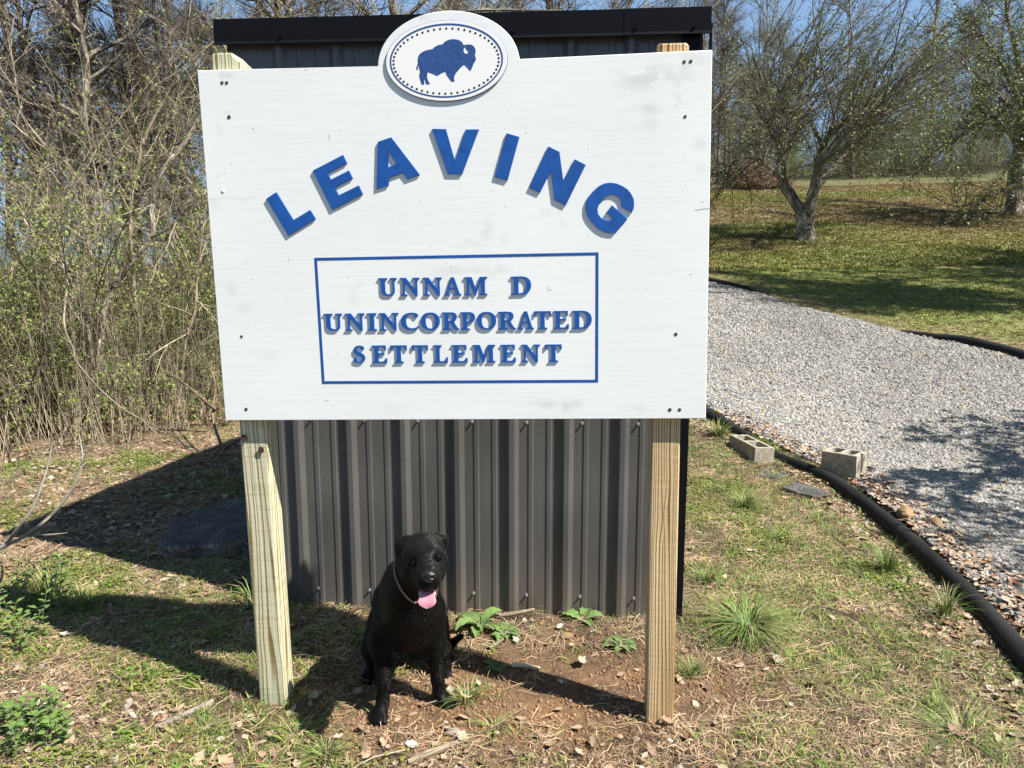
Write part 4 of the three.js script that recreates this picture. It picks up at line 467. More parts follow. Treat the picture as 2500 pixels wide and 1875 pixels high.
// ------------------------------------------------------------ the dog
{
  const smin = (a, b, k) => { const q = Math.max(k - Math.abs(a - b), 0) / k; return Math.min(a, b) - q * q * k * 0.25; };
  const cap = (x, y, z, c) => { const [ax, ay, az, ra, bx, by, bz, rb] = c; const dx = bx - ax, dy = by - ay, dz = bz - az, t = clamp(((x - ax) * dx + (y - ay) * dy + (z - az) * dz) / (dx * dx + dy * dy + dz * dz + 1e-9), 0, 1); return Math.hypot(x - ax - dx * t, y - ay - dy * t, z - az - dz * t) - mix(ra, rb, t); };
  const elp = (x, y, z, e) => { const a = (x - e[0]) / e[3], b = (y - e[1]) / e[4], c = (z - e[2]) / e[5], k0 = Math.hypot(a, b, c), k1 = Math.hypot(a / e[3], b / e[4], c / e[5]); return k1 < 1e-9 ? -e[4] : k0 * (k0 - 1) / k1; };
  const torso = [
    [-.130, .610, .06, .068, -.185, .47, -.03, .082], [-.192, .39, -.055, .090, -.203, .30, -.085, .074], [-.185, .47, -.03, .082, -.192, .39, -.055, .09],
    [-.222, .445, -.12, .078, -.292, .285, -.29, .088], [-.292, .285, -.29, .088, -.318, .135, -.41, .092], [-.203, .305, -.085, .075, -.27, .205, -.30, .08],
    [-.276, .375, -.085, .045, -.304, .255, -.062, .043], [-.136, .345, -.11, .052, -.131, .225, -.12, .040]];
  const legs = [
    [-.304, .26, -.062, .042, -.304, .215, -.06, .033], [-.304, .215, -.06, .033, -.294, .115, -.032, .0225], [-.294, .115, -.032, .0225, -.298, .052, -.022, .0215], [-.298, .052, -.022, .0215, -.302, .024, .0, .024],
    [-.131, .235, -.12, .04, -.130, .195, -.12, .031], [-.130, .195, -.12, .031, -.123, .088, -.112, .0225], [-.123, .088, -.112, .0225, -.119, .04, -.112, .0215], [-.119, .04, -.112, .0215, -.103, .018, -.105, .024],
    [-.355, .175, -.36, .078, -.380, .125, -.25, .050], [-.380, .125, -.25, .047, -.402, .045, -.34, .026], [-.402, .04, -.345, .024, -.400, .022, -.25, .024],
    [-.20, .15, -.38, .08, -.148, .10, -.30, .045], [-.148, .10, -.30, .042, -.132, .035, -.36, .024], [-.132, .028, -.36, .022, -.126, .022, -.27, .022],
    [-.26, .10, -.47, .03, -.20, .035, -.47, .022], [-.20, .035, -.47, .022, -.13, .045, -.44, .018], [-.13, .045, -.44, .018, -.088, .085, -.425, .013]];
  const toes = [];
  for (const [px, py, pz, dx, dz] of [[-.302, .024, .006, -.05, 1], [-.100, .02, -.10, .86, .5], [-.400, .024, -.245, .0, 1], [-.126, .024, -.262, .1, 1]]) { const l = Math.hypot(dx, dz), fx = dx / l, fz = dz / l; for (let k = 0; k < 4; k++) { const o = (k - 1.5) * 0.0125, e = (k === 1 || k === 2) ? 0.036 : 0.028; toes.push([px + fz * o * 0.8, py + 0.004, pz - fx * o * 0.8, 0.0125, px + fz * o * 1.2 + fx * e, py - 0.012, pz - fx * o * 1.2 + fz * e, 0.0105]); } }
  const headC = [
    [-.122, .660, .185, .029, -.066, .662, .182, .028], [-.140, .612, .145, .042, -.128, .60, .175, .034], [-.068, .614, .145, .042, -.068, .604, .172, .034],
    [-.088, .636, .19, .040, -.064, .634, .275, .026], [-.104, .612, .19, .026, -.080, .609, .268, .020], [-.066, .614, .19, .026, -.054, .612, .268, .020]];
  const jaw = [[-.102, .586, .15, .031, -.077, .552, .236, .015]];
  const ears = [[-.158, .686, .115, .013, -.178, .668, .122, .017], [-.178, .668, .122, .016, -.183, .640, .132, .010], [-.066, .688, .095, .013, -.048, .678, .098, .013], [-.048, .678, .098, .012, -.043, .657, .108, .008]];
  const skull = [-.106, .650, .135, .064, .058, .080];
  const f = (x, y, z, fur = true) => {
    let b = 9; for (const c of torso) b = smin(b, cap(x, y, z, c), 0.04); for (const c of legs) b = smin(b, cap(x, y, z, c), 0.012); for (const c of toes) b = smin(b, cap(x, y, z, c), 0.006);
    let hd_ = elp(x, y, z, skull); for (const c of headC) hd_ = smin(hd_, cap(x, y, z, c), 0.022); hd_ = smin(hd_, cap(x, y, z, jaw[0]), 0.012);
    for (const c of ears) hd_ = smin(hd_, cap(x, y, z, c), 0.012);
    for (const e of [[-.118, .651, .225], [-.046, .660, .213]]) { const q = Math.hypot(x - e[0], y - e[1], z - e[2]) - 0.012; hd_ = -smin(-hd_, q, 0.012); }   // eye sockets
    let d = smin(b, hd_, 0.03);
    if (fur && Math.abs(d) < 0.02) d += (vnoise(x * 170, y * 60, z * 170) - 0.5) * 0.0022 + (vnoise(x * 45, y * 28, z * 45) - 0.5) * 0.004;
    return d;
  };
  // surface nets
  function nets(F, lo, hi, s) {
    const n = [0, 1, 2].map(i => Math.ceil((hi[i] - lo[i]) / s) + 1), [nx, ny, nz] = n, v = new Float32Array(nx * ny * nz), id = (i, j, k) => (k * ny + j) * nx + i, B = 5;
    for (let K = 0; K < nz; K += B) for (let J = 0; J < ny; J += B) for (let I = 0; I < nx; I += B) {
      const cd = F(lo[0] + (I + 2) * s, lo[1] + (J + 2) * s, lo[2] + (K + 2) * s), far = Math.abs(cd) > s * B * 1.6;
      for (let k = K; k < Math.min(nz, K + B); k++) for (let j = J; j < Math.min(ny, J + B); j++) for (let i = I; i < Math.min(nx, I + B); i++) v[id(i, j, k)] = far ? cd : F(lo[0] + i * s, lo[1] + j * s, lo[2] + k * s);
    }
    const vid = new Int32Array(nx * ny * nz).fill(-1), p = [], ix = [];
    for (let k = 0; k < nz - 1; k++) for (let j = 0; j < ny - 1; j++) for (let i = 0; i < nx - 1; i++) {
      let c = 0, sx = 0, sy = 0, sz = 0; const e = (a, b, d1, d2) => { if ((a < 0) !== (b < 0)) { const t = a / (a - b); c++; sx += mix(d1[0], d2[0], t); sy += mix(d1[1], d2[1], t); sz += mix(d1[2], d2[2], t); } };
      const g = (a, b, d) => v[id(i + a, j + b, k + d)]; const q = [g(0, 0, 0), g(1, 0, 0), g(0, 1, 0), g(1, 1, 0), g(0, 0, 1), g(1, 0, 1), g(0, 1, 1), g(1, 1, 1)]; let neg = 0; for (const w of q) if (w < 0) neg++; if (!neg || neg === 8) continue;
      const C = [[0, 0, 0], [1, 0, 0], [0, 1, 0], [1, 1, 0], [0, 0, 1], [1, 0, 1], [0, 1, 1], [1, 1, 1]]; for (const [a, b] of [[0, 1], [2, 3], [4, 5], [6, 7], [0, 2], [1, 3], [4, 6], [5, 7], [0, 4], [1, 5], [2, 6], [3, 7]]) e(q[a], q[b], C[a], C[b]);
      vid[id(i, j, k)] = p.length / 3; p.push(lo[0] + (i + sx / c) * s, lo[1] + (j + sy / c) * s, lo[2] + (k + sz / c) * s);
    }
    for (let k = 1; k < nz - 1; k++) for (let j = 1; j < ny - 1; j++) for (let i = 1; i < nx - 1; i++) {
      const a = v[id(i, j, k)] < 0; const quad = (A, Bq, C, D, fl) => { if (A < 0 || Bq < 0 || C < 0 || D < 0) return; fl ? ix.push(A, Bq, C, A, C, D) : ix.push(A, C, Bq, A, D, C); };
      if (a !== (v[id(i + 1, j, k)] < 0)) quad(vid[id(i, j - 1, k - 1)], vid[id(i, j, k - 1)], vid[id(i, j, k)], vid[id(i, j - 1, k)], a);
      if (a !== (v[id(i, j + 1, k)] < 0)) quad(vid[id(i - 1, j, k - 1)], vid[id(i - 1, j, k)], vid[id(i, j, k)], vid[id(i, j, k - 1)], a);
      if (a !== (v[id(i, j, k + 1)] < 0)) quad(vid[id(i - 1, j - 1, k)], vid[id(i, j - 1, k)], vid[id(i, j, k)], vid[id(i - 1, j, k)], a);
    }
    const g = new THREE.BufferGeometry(); g.setAttribute('position', new THREE.Float32BufferAttribute(p, 3)); g.setIndex(ix); g.computeVertexNormals(); return g;
  }
  const G0 = 0.0; // the dog's own ground level
  const dog = thing('dog', 'black short-haired dog sitting under the sign with its pink tongue out', 'dog', [0, G0, 0]);
  const fur = new THREE.MeshPhysicalMaterial({ color: lin(0.0030, 0.0027, 0.0026), roughness: 0.5, specularIntensity: 0.2 });
  const body = part('body', nets(f, [-.54, -.03, -.53], [.0, .76, .35], 0.0048), fur, dog);
  const march = (o, d, g = f, st = 0.3) => { let t = 0; for (let i = 0; i < 90; i++) { const e = g(o[0] + d[0] * t, o[1] + d[1] * t, o[2] + d[2] * t, false); if (Math.abs(e) < 0.0005) break; t += e * st * 2; } return [o[0] + d[0] * t, o[1] + d[1] * t, o[2] + d[2] * t]; };
  { // short coat; sun highlights on the head are painted in as paler hairs
    const rng = RNG(77), p = body.geometry.attributes.position, n = body.geometry.attributes.normal, mb = new MB().col();
    for (let i = 0; i < 38000; i++) { let k = Math.floor(rng() * p.count); if (i % 3 === 0) for (let q = 0; q < 40 && !(p.getY(k) > 0.56 && p.getZ(k) > 0.09); q++) k = Math.floor(rng() * p.count); const P = V3(p.getX(k), p.getY(k), p.getZ(k)), Nn = V3(n.getX(k), n.getY(k), n.getZ(k)); const headZone = P.y > 0.56 && P.z > 0.09; const flow = headZone ? V3(-0.2, -0.1, -1) : V3(-0.1, -1, -0.35); flow.addScaledVector(Nn, -flow.dot(Nn)).normalize(); const L = (headZone ? 0.005 : P.y < 0.2 ? 0.007 : 0.012) * (0.7 + 0.6 * rng()); const d = flow.clone().multiplyScalar(0.9).addScaledVector(Nn, 0.36 + 0.25 * rng()).normalize(), s = V3(0, 0, 0).crossVectors(d, Nn).normalize(); mb.blade([P.clone().addScaledVector(Nn, -0.001), P.clone().addScaledVector(d, L * 0.6), P.clone().addScaledVector(d, L).addScaledVector(flow, L * 0.2)], 0.0011, s, headZone ? [0.016, 0.0148, 0.014] : [0.0034, 0.003, 0.0028]); }
    part('fur', mb.geo(), new THREE.MeshPhysicalMaterial({ vertexColors: true, roughness: 0.46, specularIntensity: 0.4, side: THREE.DoubleSide }), dog).userData.kind = 'stuff';
  }
  const gloss = std([0.006, 0.006, 0.006], { roughness: 0.18 });
  { const g = new THREE.SphereGeometry(1, 28, 20), p = g.attributes.position; for (let i = 0; i < p.count; i++) { let x = p.getX(i), y = p.getY(i), z = p.getZ(i); const w = 1 - 0.25 * Math.max(0, -y); x *= w; const nd = Math.min(Math.hypot(x - 0.42, y + 0.15), Math.hypot(x + 0.42, y + 0.15)); if (z > 0) z -= 0.5 * Math.exp(-nd * nd / 0.03) + 0.18 * Math.exp(-x * x / 0.006) * (y < 0.2 ? 1 : 0); p.setXYZ(i, x, y, z); } g.computeVertexNormals(); part('nose', g.scale(0.0225, 0.0185, 0.017).rotateX(-0.25).rotateY(0.12).translate(-.0575, .643, .297), std([0.009, 0.009, 0.009], { roughness: 0.25, bumpMap: soilBump, bumpScale: 0.0006 }), dog); }
  for (const [x, y, z, lab] of [[-.118, .651, .212, 0], [-.046, .660, .202, 1]]) { part('eye', new THREE.SphereGeometry(0.0082, 18, 14).translate(x, y, z), std([0.02, 0.012, 0.008], { roughness: 0.08 }), dog); const lid = new MB(); const arc = []; for (let k = 0; k <= 10; k++) { const a = mix(0.1, Math.PI - 0.1, k / 10); arc.push(V3(x + 0.0105 * Math.cos(a), y + 0.0045 * Math.sin(a) + 0.001, z + 0.0062)); } lid.tube(arc, t => 0.0026, 6); const ar2 = arc.map((q, k) => V3(q.x, y - 0.0042 * Math.sin(mix(0.1, Math.PI - 0.1, k / 10)), q.z)); lid.tube(ar2, t => 0.0018, 6); part('eyelid', lid.geo(), fur, dog); }
  { // tongue: a soft slab with a groove, hanging over the lower jaw
    const spine = [[-.088, .590, .175, .034], [-.078, .588, .215, .040], [-.0725, .583, .25, .042], [-.069, .572, .276, .046], [-.068, .562, .288, .055], [-.067, .554, .292, .047], [-.067, .547, .293, .024], [-.067, .544, .293, .004]];
    const cv = new THREE.CatmullRomCurve3(spine.map(s => V3(s[0], s[1], s[2]))), p = [], ix = [], NU = 26, NV = 18, pt = V3(0, 0, 0), tg = V3(0, 0, 0);
    for (let i = 0; i <= NU; i++) { const t = i / NU; cv.getPoint(t, pt); cv.getTangent(t, tg); const q = t * (spine.length - 1), a = Math.min(spine.length - 2, Math.floor(q)), w = mix(spine[a][3], spine[a + 1][3], q - a) * 0.5, sx = V3(1, 0.06, 0), up = V3(0, 0, 0).crossVectors(sx, tg).normalize().multiplyScalar(-1); for (let k = 0; k < NV; k++) { const A = k / NV * 6.2832, c = Math.cos(A), s = Math.sin(A), th = 0.0042 * (1 - 0.5 * t), gr = s > 0 ? -0.003 * Math.exp(-c * c / 0.03) + 0.002 * c * c : 0.002 * c * c; p.push(pt.x + sx.x * c * w + up.x * (s * th + gr), pt.y + sx.y * c * w + up.y * (s * th + gr), pt.z + up.z * (s * th + gr)); } }
    for (let i = 0; i < NU; i++) for (let k = 0; k < NV; k++) { const a = i * NV + k, b = i * NV + (k + 1) % NV; ix.push(a, b, a + NV, b, b + NV, a + NV); }
    const g = new THREE.BufferGeometry(); g.setAttribute('position', new THREE.Float32BufferAttribute(p, 3)); g.setIndex(ix); g.computeVertexNormals();
    part('tongue', g, new THREE.MeshPhysicalMaterial({ color: lin(0.50, 0.205, 0.245), roughness: 0.45, bumpMap: soilBump, bumpScale: 0.001, side: THREE.DoubleSide }), dog);
    part('lip', (() => { const m = new MB(), pts = []; for (let k = 0; k <= 14; k++) { const a = mix(-0.3, Math.PI + 0.3, k / 14); pts.push(V3(-.077 + 0.027 * Math.cos(a), .562 - 0.012 * Math.sin(a) + 0.008 * Math.abs(Math.cos(a)), .205 + 0.058 * Math.max(0, Math.sin(a)))); } m.tube(pts, t => 0.0055, 8); return m.geo(); })(), std([0.03, 0.018, 0.018], { roughness: 0.35 }), dog);
    for (const [x, y, z, l] of [[-.096, .571, .245, 0.012], [-.052, .573, .247, 0.012], [-.094, .596, .262, -0.012], [-.046, .598, .268, -0.012]]) part('tooth', new THREE.ConeGeometry(0.0032, Math.abs(l), 8).rotateX(l < 0 ? Math.PI : 0).translate(x, y, z), std([0.62, 0.58, 0.5], { roughness: 0.3 }), dog);
  }
  { // collar laid on the neck
    const C = [-.160, .545, .015], N = V3(.72, .36, .60).normalize(), U = V3(0, 1, 0).addScaledVector(N, -N.y).normalize(), W = V3(0, 0, 0).crossVectors(N, U), nk = (x, y, z) => { let b = 9; for (const c of torso) b = smin(b, cap(x, y, z, c), 0.05); return b; }, pts = [];
    for (let k = 0; k < 56; k++) { const a = k / 56 * 6.2832, d = [U.x * Math.cos(a) + W.x * Math.sin(a), U.y * Math.cos(a) + W.y * Math.sin(a), U.z * Math.cos(a) + W.z * Math.sin(a)], q = march(C, d, nk, -0.35); let t = 0; for (let i = 0; i < 80; i++) { const e = nk(C[0] + d[0] * t, C[1] + d[1] * t, C[2] + d[2] * t); if (e > -0.0005 || t > 0.16) break; t += Math.max(0.001, -e * 0.6); } t = Math.min(t, 0.13) + (d[0] > 0.1 ? -0.006 : 0.003); pts.push(V3(C[0] + d[0] * t, C[1] + d[1] * t, C[2] + d[2] * t)); }
    const cv = new THREE.CatmullRomCurve3(pts, true); part('collar', new THREE.TubeGeometry(cv, 120, 0.0034, 8, true), std([0.21, 0.14, 0.10], { roughness: 0.65 }), dog);
  }
  for (const [px, pz, dx, dz] of [[-.302, .006, -.05, 1], [-.100, -.10, .86, .5]]) { const l = Math.hypot(dx, dz), fx = dx / l, fz = dz / l; for (let k = 0; k < 4; k++) { const o = (k - 1.5) * 0.0125, e = (k === 1 || k === 2) ? 0.040 : 0.032; part('claw', new THREE.ConeGeometry(0.0026, 0.012, 7).rotateX(Math.PI / 2 + 0.5).rotateY(Math.atan2(fx, fz)).translate(px + fz * o * 1.25 + fx * e, 0.010, pz - fx * o * 1.25 + fz * e), std([0.03, 0.027, 0.025], { roughness: 0.5 }), dog); } }
}

// ------------------------------------------------------------ concrete blocks, drain pipes, stones, sticks
const concTex = tex(512, 512, (u, v) => { const s = 0.62 + 0.16 * (pnoise(u * 12, v * 12, 64) - 0.5) + 0.22 * (pnoise(u * 150, v * 150, 150) - 0.5) - (pnoise(u * 70, v * 70, 128) > 0.88 ? 0.2 : 0); return [s, s * 0.95, s * 0.84]; });
const concBump = tex(512, 512, (u, v) => { const s = 0.6 + 0.4 * (pnoise(u * 120, v * 120, 128) - 0.5) - (pnoise(u * 70, v * 70, 128) > 0.88 ? 0.35 : 0); return [s, s, s]; }, false);
M.conc = new THREE.MeshStandardMaterial({ map: concTex, bumpMap: concBump, bumpScale: 0.004, roughness: 0.95 }); concTex.repeat.set(3, 3); concBump.repeat.set(3, 3);
function block(name, label, L, W, H, pos, dir, tiltX, tiltZ) {
  const t = thing(name, label, 'concrete block', pos, null); t.rotation.set(tiltX, dir, tiltZ, 'YXZ');
  const s = new THREE.Shape(), e = W * 0.16; s.moveTo(-L / 2, -W / 2); s.lineTo(L / 2, -W / 2); s.lineTo(L / 2, -W * 0.12); s.lineTo(L / 2 - e * 0.7, -W * 0.08); s.lineTo(L / 2 - e * 0.7, W * 0.08); s.lineTo(L / 2, W * 0.12); s.lineTo(L / 2, W / 2); s.lineTo(-L / 2, W / 2); s.closePath();
  const w = 0.024; for (const sg of [-1, 1]) { const a = sg > 0 ? w / 2 : -L / 2 + w * 1.1, b = sg > 0 ? L / 2 - w * 1.35 : -w / 2, hp = new THREE.Path(), c = 0.012; hp.moveTo(a + c, -W / 2 + w); hp.lineTo(b - c, -W / 2 + w); hp.lineTo(b, -W / 2 + w + c); hp.lineTo(b, W / 2 - w - c); hp.lineTo(b - c, W / 2 - w); hp.lineTo(a + c, W / 2 - w); hp.lineTo(a, W / 2 - w - c); hp.lineTo(a, -W / 2 + w + c); hp.closePath(); s.holes.push(hp); }
  const g = planarUV(new THREE.ExtrudeGeometry(s, { depth: H - 0.006, bevelEnabled: true, bevelThickness: 0.003, bevelSize: 0.003, bevelOffset: -0.003, bevelSegments: 1 }).rotateX(-Math.PI / 2).translate(0, 0.003, 0));
  part('shell', g, M.conc, t); return t;
}
block('concrete_block', 'two-hole concrete block sunk in the grass beside the shed end of the black pipe', 0.45, 0.15, 0.16, [1.70, -0.02, -3.47], Math.atan2(0.40, -0.09) , 0.07, 0.0);
block('concrete_block', 'two-hole concrete block standing on the gravel edge nearer the shaded drive', 0.24, 0.172, 0.222, [2.215, -0.03, -2.945], Math.atan2(-0.143, 0.16), 0, 0);
const pipeTex = tex(512, 512, (u, v) => { const s = 0.30 + 0.12 * pnoise(u * 8, v * 5, 64) + (pnoise(u * 170, v * 200, 256) > 0.955 ? 0.6 : 0) + 0.10 * sm(0.6, 0.9, pnoise(u * 5, v * 3 + 9, 64)); return [s, s * 0.98, s * 0.95]; });
const pipeMat = new THREE.MeshPhysicalMaterial({ color: lin(0.085, 0.085, 0.09), map: pipeTex, specularIntensity: 0.5, roughness: 0.75, bumpMap: soilBump, bumpScale: 0.002 });
function pipe(label, pts, r, segs = 160) { // soft black drain sleeve with faint ribs
  const cv = new THREE.CatmullRomCurve3(pts.map(p => V3(p[0], (p[2] === undefined ? 0 : p[2]) + onGround(p[0], p[1]) , p[1]))), P = cv.getSpacedPoints(segs), m = new MB(); m.tube(P, P.map((q, i) => r * (1 + 0.05 * (vnoise(i * 0.35, r * 90) - 0.5) + 0.02 * (i % 2))), 20);
  return tag(top('drain_pipe', m.geo(), pipeMat), label, 'drain pipe', null);
}
pipe('long black drain pipe snaking along the near edge of the gravel drive', [[1.9, 1.6, 0.03], [1.97, 0.4, 0.03], [2.055, -0.45, 0.035], [2.09, -0.91, 0.035], [2.125, -1.7, 0.04], [2.13, -2.35, 0.03], [2.09, -2.8, 0.025], [1.99, -3.1, 0.02], [1.87, -3.45, 0.0], [1.74, -3.95, 0.02], [1.56, -4.5, 0.03], [1.2, -5.5, 0.02], [0.6, -7.2, 0.0]], 0.045, 360);
pipe('half buried black pipe at the far left edge of the lawn past the sign', [[1.9, -11.6, -0.02], [2.35, -10.8, 0.02], [2.62, -10.42, 0.02], [2.9, -10.0, 0.02], [3.18, -9.6, -0.01], [3.4, -9.2, -0.08]], 0.055);
pipe('half buried black pipe between the drive and the lawn at the right', [[4.2, -7.5, -0.09], [4.42, -7.24, -0.01], [4.62, -7.0, 0.02], [4.82, -6.75, 0.025], [5.16, -6.13, 0.03], [5.5, -5.0, 0.03], [5.75, -3.6, 0.03], [5.9, -2.2, -0.05]], 0.055);

const rockTex = tex(512, 512, (u, v) => { const s = 0.40 + 0.16 * (pnoise(u * 6, v * 6, 64) - 0.5) + 0.25 * (pnoise(u * 60, v * 60, 64) - 0.5) + 0.16 * (pnoise(u * 180, v * 180, 180) - 0.5); return [s, s * 0.975, s * 0.93]; });
M.rock = new THREE.MeshStandardMaterial({ vertexColors: true, map: rockTex, bumpMap: concBump, bumpScale: 0.006, roughness: 0.95 });
M.tanRock = std([0.36, 0.24, 0.12], { roughness: 0.9, bumpMap: concBump, bumpScale: 0.004 });
function slab(outline, y0, H, seed, ax = 0, az = 0) { // broken slab: rough-edged outline, dished top
  const pts = []; outline.forEach((a, i) => { const b = outline[(i + 1) % outline.length]; for (let k = 0; k < 9; k++) { const t = k / 9; pts.push([mix(a[0], b[0], t) + (hash(i, k, seed) - 0.5) * 0.018, mix(a[1], b[1], t) + (hash(i, k, seed + 1) - 0.5) * 0.018]); } });
  const c = pts.reduce((s, q) => [s[0] + q[0] / pts.length, s[1] + q[1] / pts.length], [0, 0]), p = [], ix = [], R = [[1.0, 0], [1.012, 0.25], [1.01, 0.5], [1.012, 0.75], [1.0, 0.94], [0.985, 1], [0.75, 1.0], [0.5, 1.0], [0.25, 1.0], [0.02, 1.0]], n = pts.length;
  R.forEach(([k, y], j) => pts.forEach((q, i) => { const x = c[0] + (q[0] - c[0]) * k, z = c[1] + (q[1] - c[1]) * k, no = fbm(x * 14 + seed, z * 14 + y * 4, 4) - 0.5; p.push(x + no * 0.03 * (j < 6 ? 1 : 0), y0 + y * H + (j > 3 ? no * 0.012 + ax * (x - c[0]) + az * (z - c[1]) : no * 0.03), z + no * 0.03 * (j < 6 ? 1 : 0)); }));
  for (let j = 0; j < R.length - 1; j++) for (let i = 0; i < n; i++) { const a = j * n + i, b = j * n + (i + 1) % n; ix.push(a, a + n, b, b, a + n, b + n); }
  const cl = []; R.forEach(([k, y], j) => pts.forEach((q, i) => { const w = 0.85 + 0.3 * hash(i, j, seed); cl.push(...(j < 5 ? [1.35 * w, 1.18 * w, 0.98 * w] : [0.74 * w, 0.76 * w, 0.78 * w])); })); const g = new THREE.BufferGeometry(); g.setAttribute('color', new THREE.Float32BufferAttribute(cl, 3)); g.setAttribute('position', new THREE.Float32BufferAttribute(p, 3)); g.setIndex(ix); g.computeVertexNormals(); return toCreasedNormals(planarUV2(g), 0.42);
}
function planarUV2(g) { const p = g.attributes.position, u = new Float32Array(p.count * 2); for (let i = 0; i < p.count; i++) { u[2 * i] = (p.getX(i) + p.getY(i) * 0.6) * 2.2; u[2 * i + 1] = (p.getZ(i) + p.getY(i)) * 2.2; } g.setAttribute('uv', new THREE.BufferAttribute(u, 2)); return g; }
tag(top('stone_slab', slab([[-1.72, -1.17], [-1.30, -1.22], [-0.98, -1.28], [-0.95, -1.75], [-1.30, -1.98], [-1.72, -1.86], [-1.83, -1.5]], 0.02, 0.155, 5, 0.04, -0.03), M.rock), 'large grey stone slab lying in the shade left of the shed', 'rock');
tag(top('flat_stone', slab([[1.58, -2.98], [1.76, -2.86], [1.86, -2.98], [1.72, -3.14]], -0.03, 0.05, 9), M.rock), 'flat grey stone among dead leaves between pipe and concrete block', 'rock');
tag(top('flat_stone', slab([[1.72, -2.66], [1.86, -2.46], [1.99, -2.52], [1.93, -2.72], [1.82, -2.78]], -0.03, 0.05, 13), M.rock), 'flat grey stone touching the pipe below the standing concrete block', 'rock');
{ const rocks = [[2.27, -2.08, .055, 'long yellowish stone lying along the pipe on the gravel side'], [2.38, -1.95, .04, 'small orange stone on the gravel near the pipe bend'], [2.33, -1.72, .035, 'rounded tan stone wedged against the drain pipe'], [2.55, -1.72, .03, 'small rusty stone at the gravel edge in the darker patch'], [2.62, -1.05, .022, 'lone orange pebble on the gravel near the right edge'], [0.325, -0.56, .028, 'tan stone lying on the worn soil under the shed wall'], [-0.13, -0.52, .03, 'tan stone beside the weed at the dog\u2019s tail']]; rocks.forEach(([x, z, s, l], i) => { const m = top('stone', pebble(i * 3.3, 0.6).scale(s * (i ? 1 : 1.9), s, s), M.tanRock); m.rotation.y = i === 0 ? 1.15 : i * 1.3; m.position.set(x, onGround(x, z) + s * 0.25, z); tag(m, l, 'stone'); }); }
M.stick = bark([1.05, 0.92, 0.72], 0.15); M.greyStick = bark([1.0, 0.96, 0.9], 0.15); M.brownStick = bark([0.62, 0.45, 0.3], 0.1);
function stick(name, label, cat, paths, mat) { const m = new MB(); for (const [pts, r0, r1, n] of paths) { const P = crv(pts, n || 18); m.tube(P.map((q, i) => V3(q.x, q.y, q.z)), t => mix(r0, r1, t) * (0.9 + 0.2 * vnoise(t * 9, r0 * 999)), 7); } return tag(top(name, m.geo(), mat), label, cat); }
stick('forked_branch', 'thin bare forked grey branch reaching in from the left edge above the shade', 'branch', [[[[-2.75, 0.06, -0.35], [-2.4, 0.2, -0.5], [-2.095, .356, -.613], [-2.005, .398, -.657], [-1.902, .486, -.71], [-1.841, .582, -.76], [-1.82, .669, -.807], [-1.833, .70, -.84], [-1.868, .793, -.884]], .014, .004, 40], [[[-2.073, .372, -.625], [-2.003, .499, -.704], [-1.972, .607, -.754], [-1.963, .695, -.799], [-1.965, .785, -.844]], .008, .003], [[[-2.005, .398, -.657], [-1.935, .392, -.682], [-1.853, .392, -.709]], .005, .002], [[[-1.82, .669, -.807], [-1.79, .74, -.82], [-1.77, .80, -.83]], .004, .0015]], M.greyStick);
stick('dead_branch', 'pale lichen-covered broken branch leaning on the ground behind the slab', 'branch', [[[gp(-2.0, -2.6), gp(-2.16, -2.9, .1), gp(-2.42, -3.3, .27), gp(-2.6, -3.75, .5), gp(-2.8, -4.1, .6)], .013, .008], [[gp(-2.43, -3.38, .34), gp(-2.75, -3.6, .5), gp(-3.05, -3.8, .62)], .012, .006], [[gp(-2.2, -2.95, .12), gp(-2.0, -3.1, .25), gp(-1.9, -3.2, .4)], .008, .003]], M.brownStick);
stick('fallen_branch', 'long thin grey branch drooping from the thicket down to the leaves', 'branch', [[[[-3.9, 1.35, -3.9], [-3.45, 1.28, -3.2], [-3.12, 1.122, -2.687], [-2.973, 1.025, -2.53], [-2.844, 0.929, -2.373], [-2.763, 0.745, -2.451], [-2.669, 0.597, -2.536], [-2.566, 0.506, -2.581], [-2.461, 0.441, -2.629], [-2.31, 0.42, -2.638], [-2.103, 0.434, -2.555]], .011, .003, 40], [[[-2.566, 0.506, -2.581], [-2.45, 0.38, -2.6], [-2.35, 0.33, -2.62], [-2.2, .3, -2.6]], .004, .0015], [[[-2.46, 0.441, -2.629], [-2.38, 0.33, -2.7], [-2.33, 0.2, -2.75]], .003, .0015], [[[-2.4, 0.43, -2.63], [-2.25, 0.36, -2.5], [-2.12, 0.27, -2.45]], .003, .0015]], M.stick);
stick('stick', 'short tan stick lying on soil to the right of the dog', 'stick', [[[gp(0.02, -0.44), gp(0.06, -0.5, .016), gp(0.085, -0.56)], .009, .008]], M.stick);
stick('stick', 'pale splintered wood chip on bare soil between dog and right post', 'stick', [[[gp(0.12, -0.34, .012), gp(0.17, -0.335, .014), gp(0.225, -0.32, .012)], .010, .006]], std([0.55, 0.42, 0.27]));
stick('stick', 'thick weathered stick lying in grass at the bottom left', 'stick', [[[gp(-1.02, 0.14), gp(-0.95, 0.06, .014), gp(-0.90, -0.02)], .010, .012]], M.greyStick);
stick('stick', 'bark-brown stick at the lower centre edge of the picture', 'stick', [[[gp(-0.16, 0.235), gp(-0.05, 0.16, .014), gp(0.01, 0.10)], .012, .009]], M.stick);
stick('stick', 'broken pale stick lying against the foot of the shed wall', 'stick', [[[gp(0.05, -0.69, .02), gp(0.12, -0.69, .03), gp(0.19, -0.685, .045)], .011, .009]], M.stick);
stick('stick', 'grey mossy twig at the wall foot left of the dog', 'stick', [[[gp(-0.80, -0.62), gp(-0.65, -0.60, .014), gp(-0.46, -0.63, .012)], .008, .005]], M.greyStick);
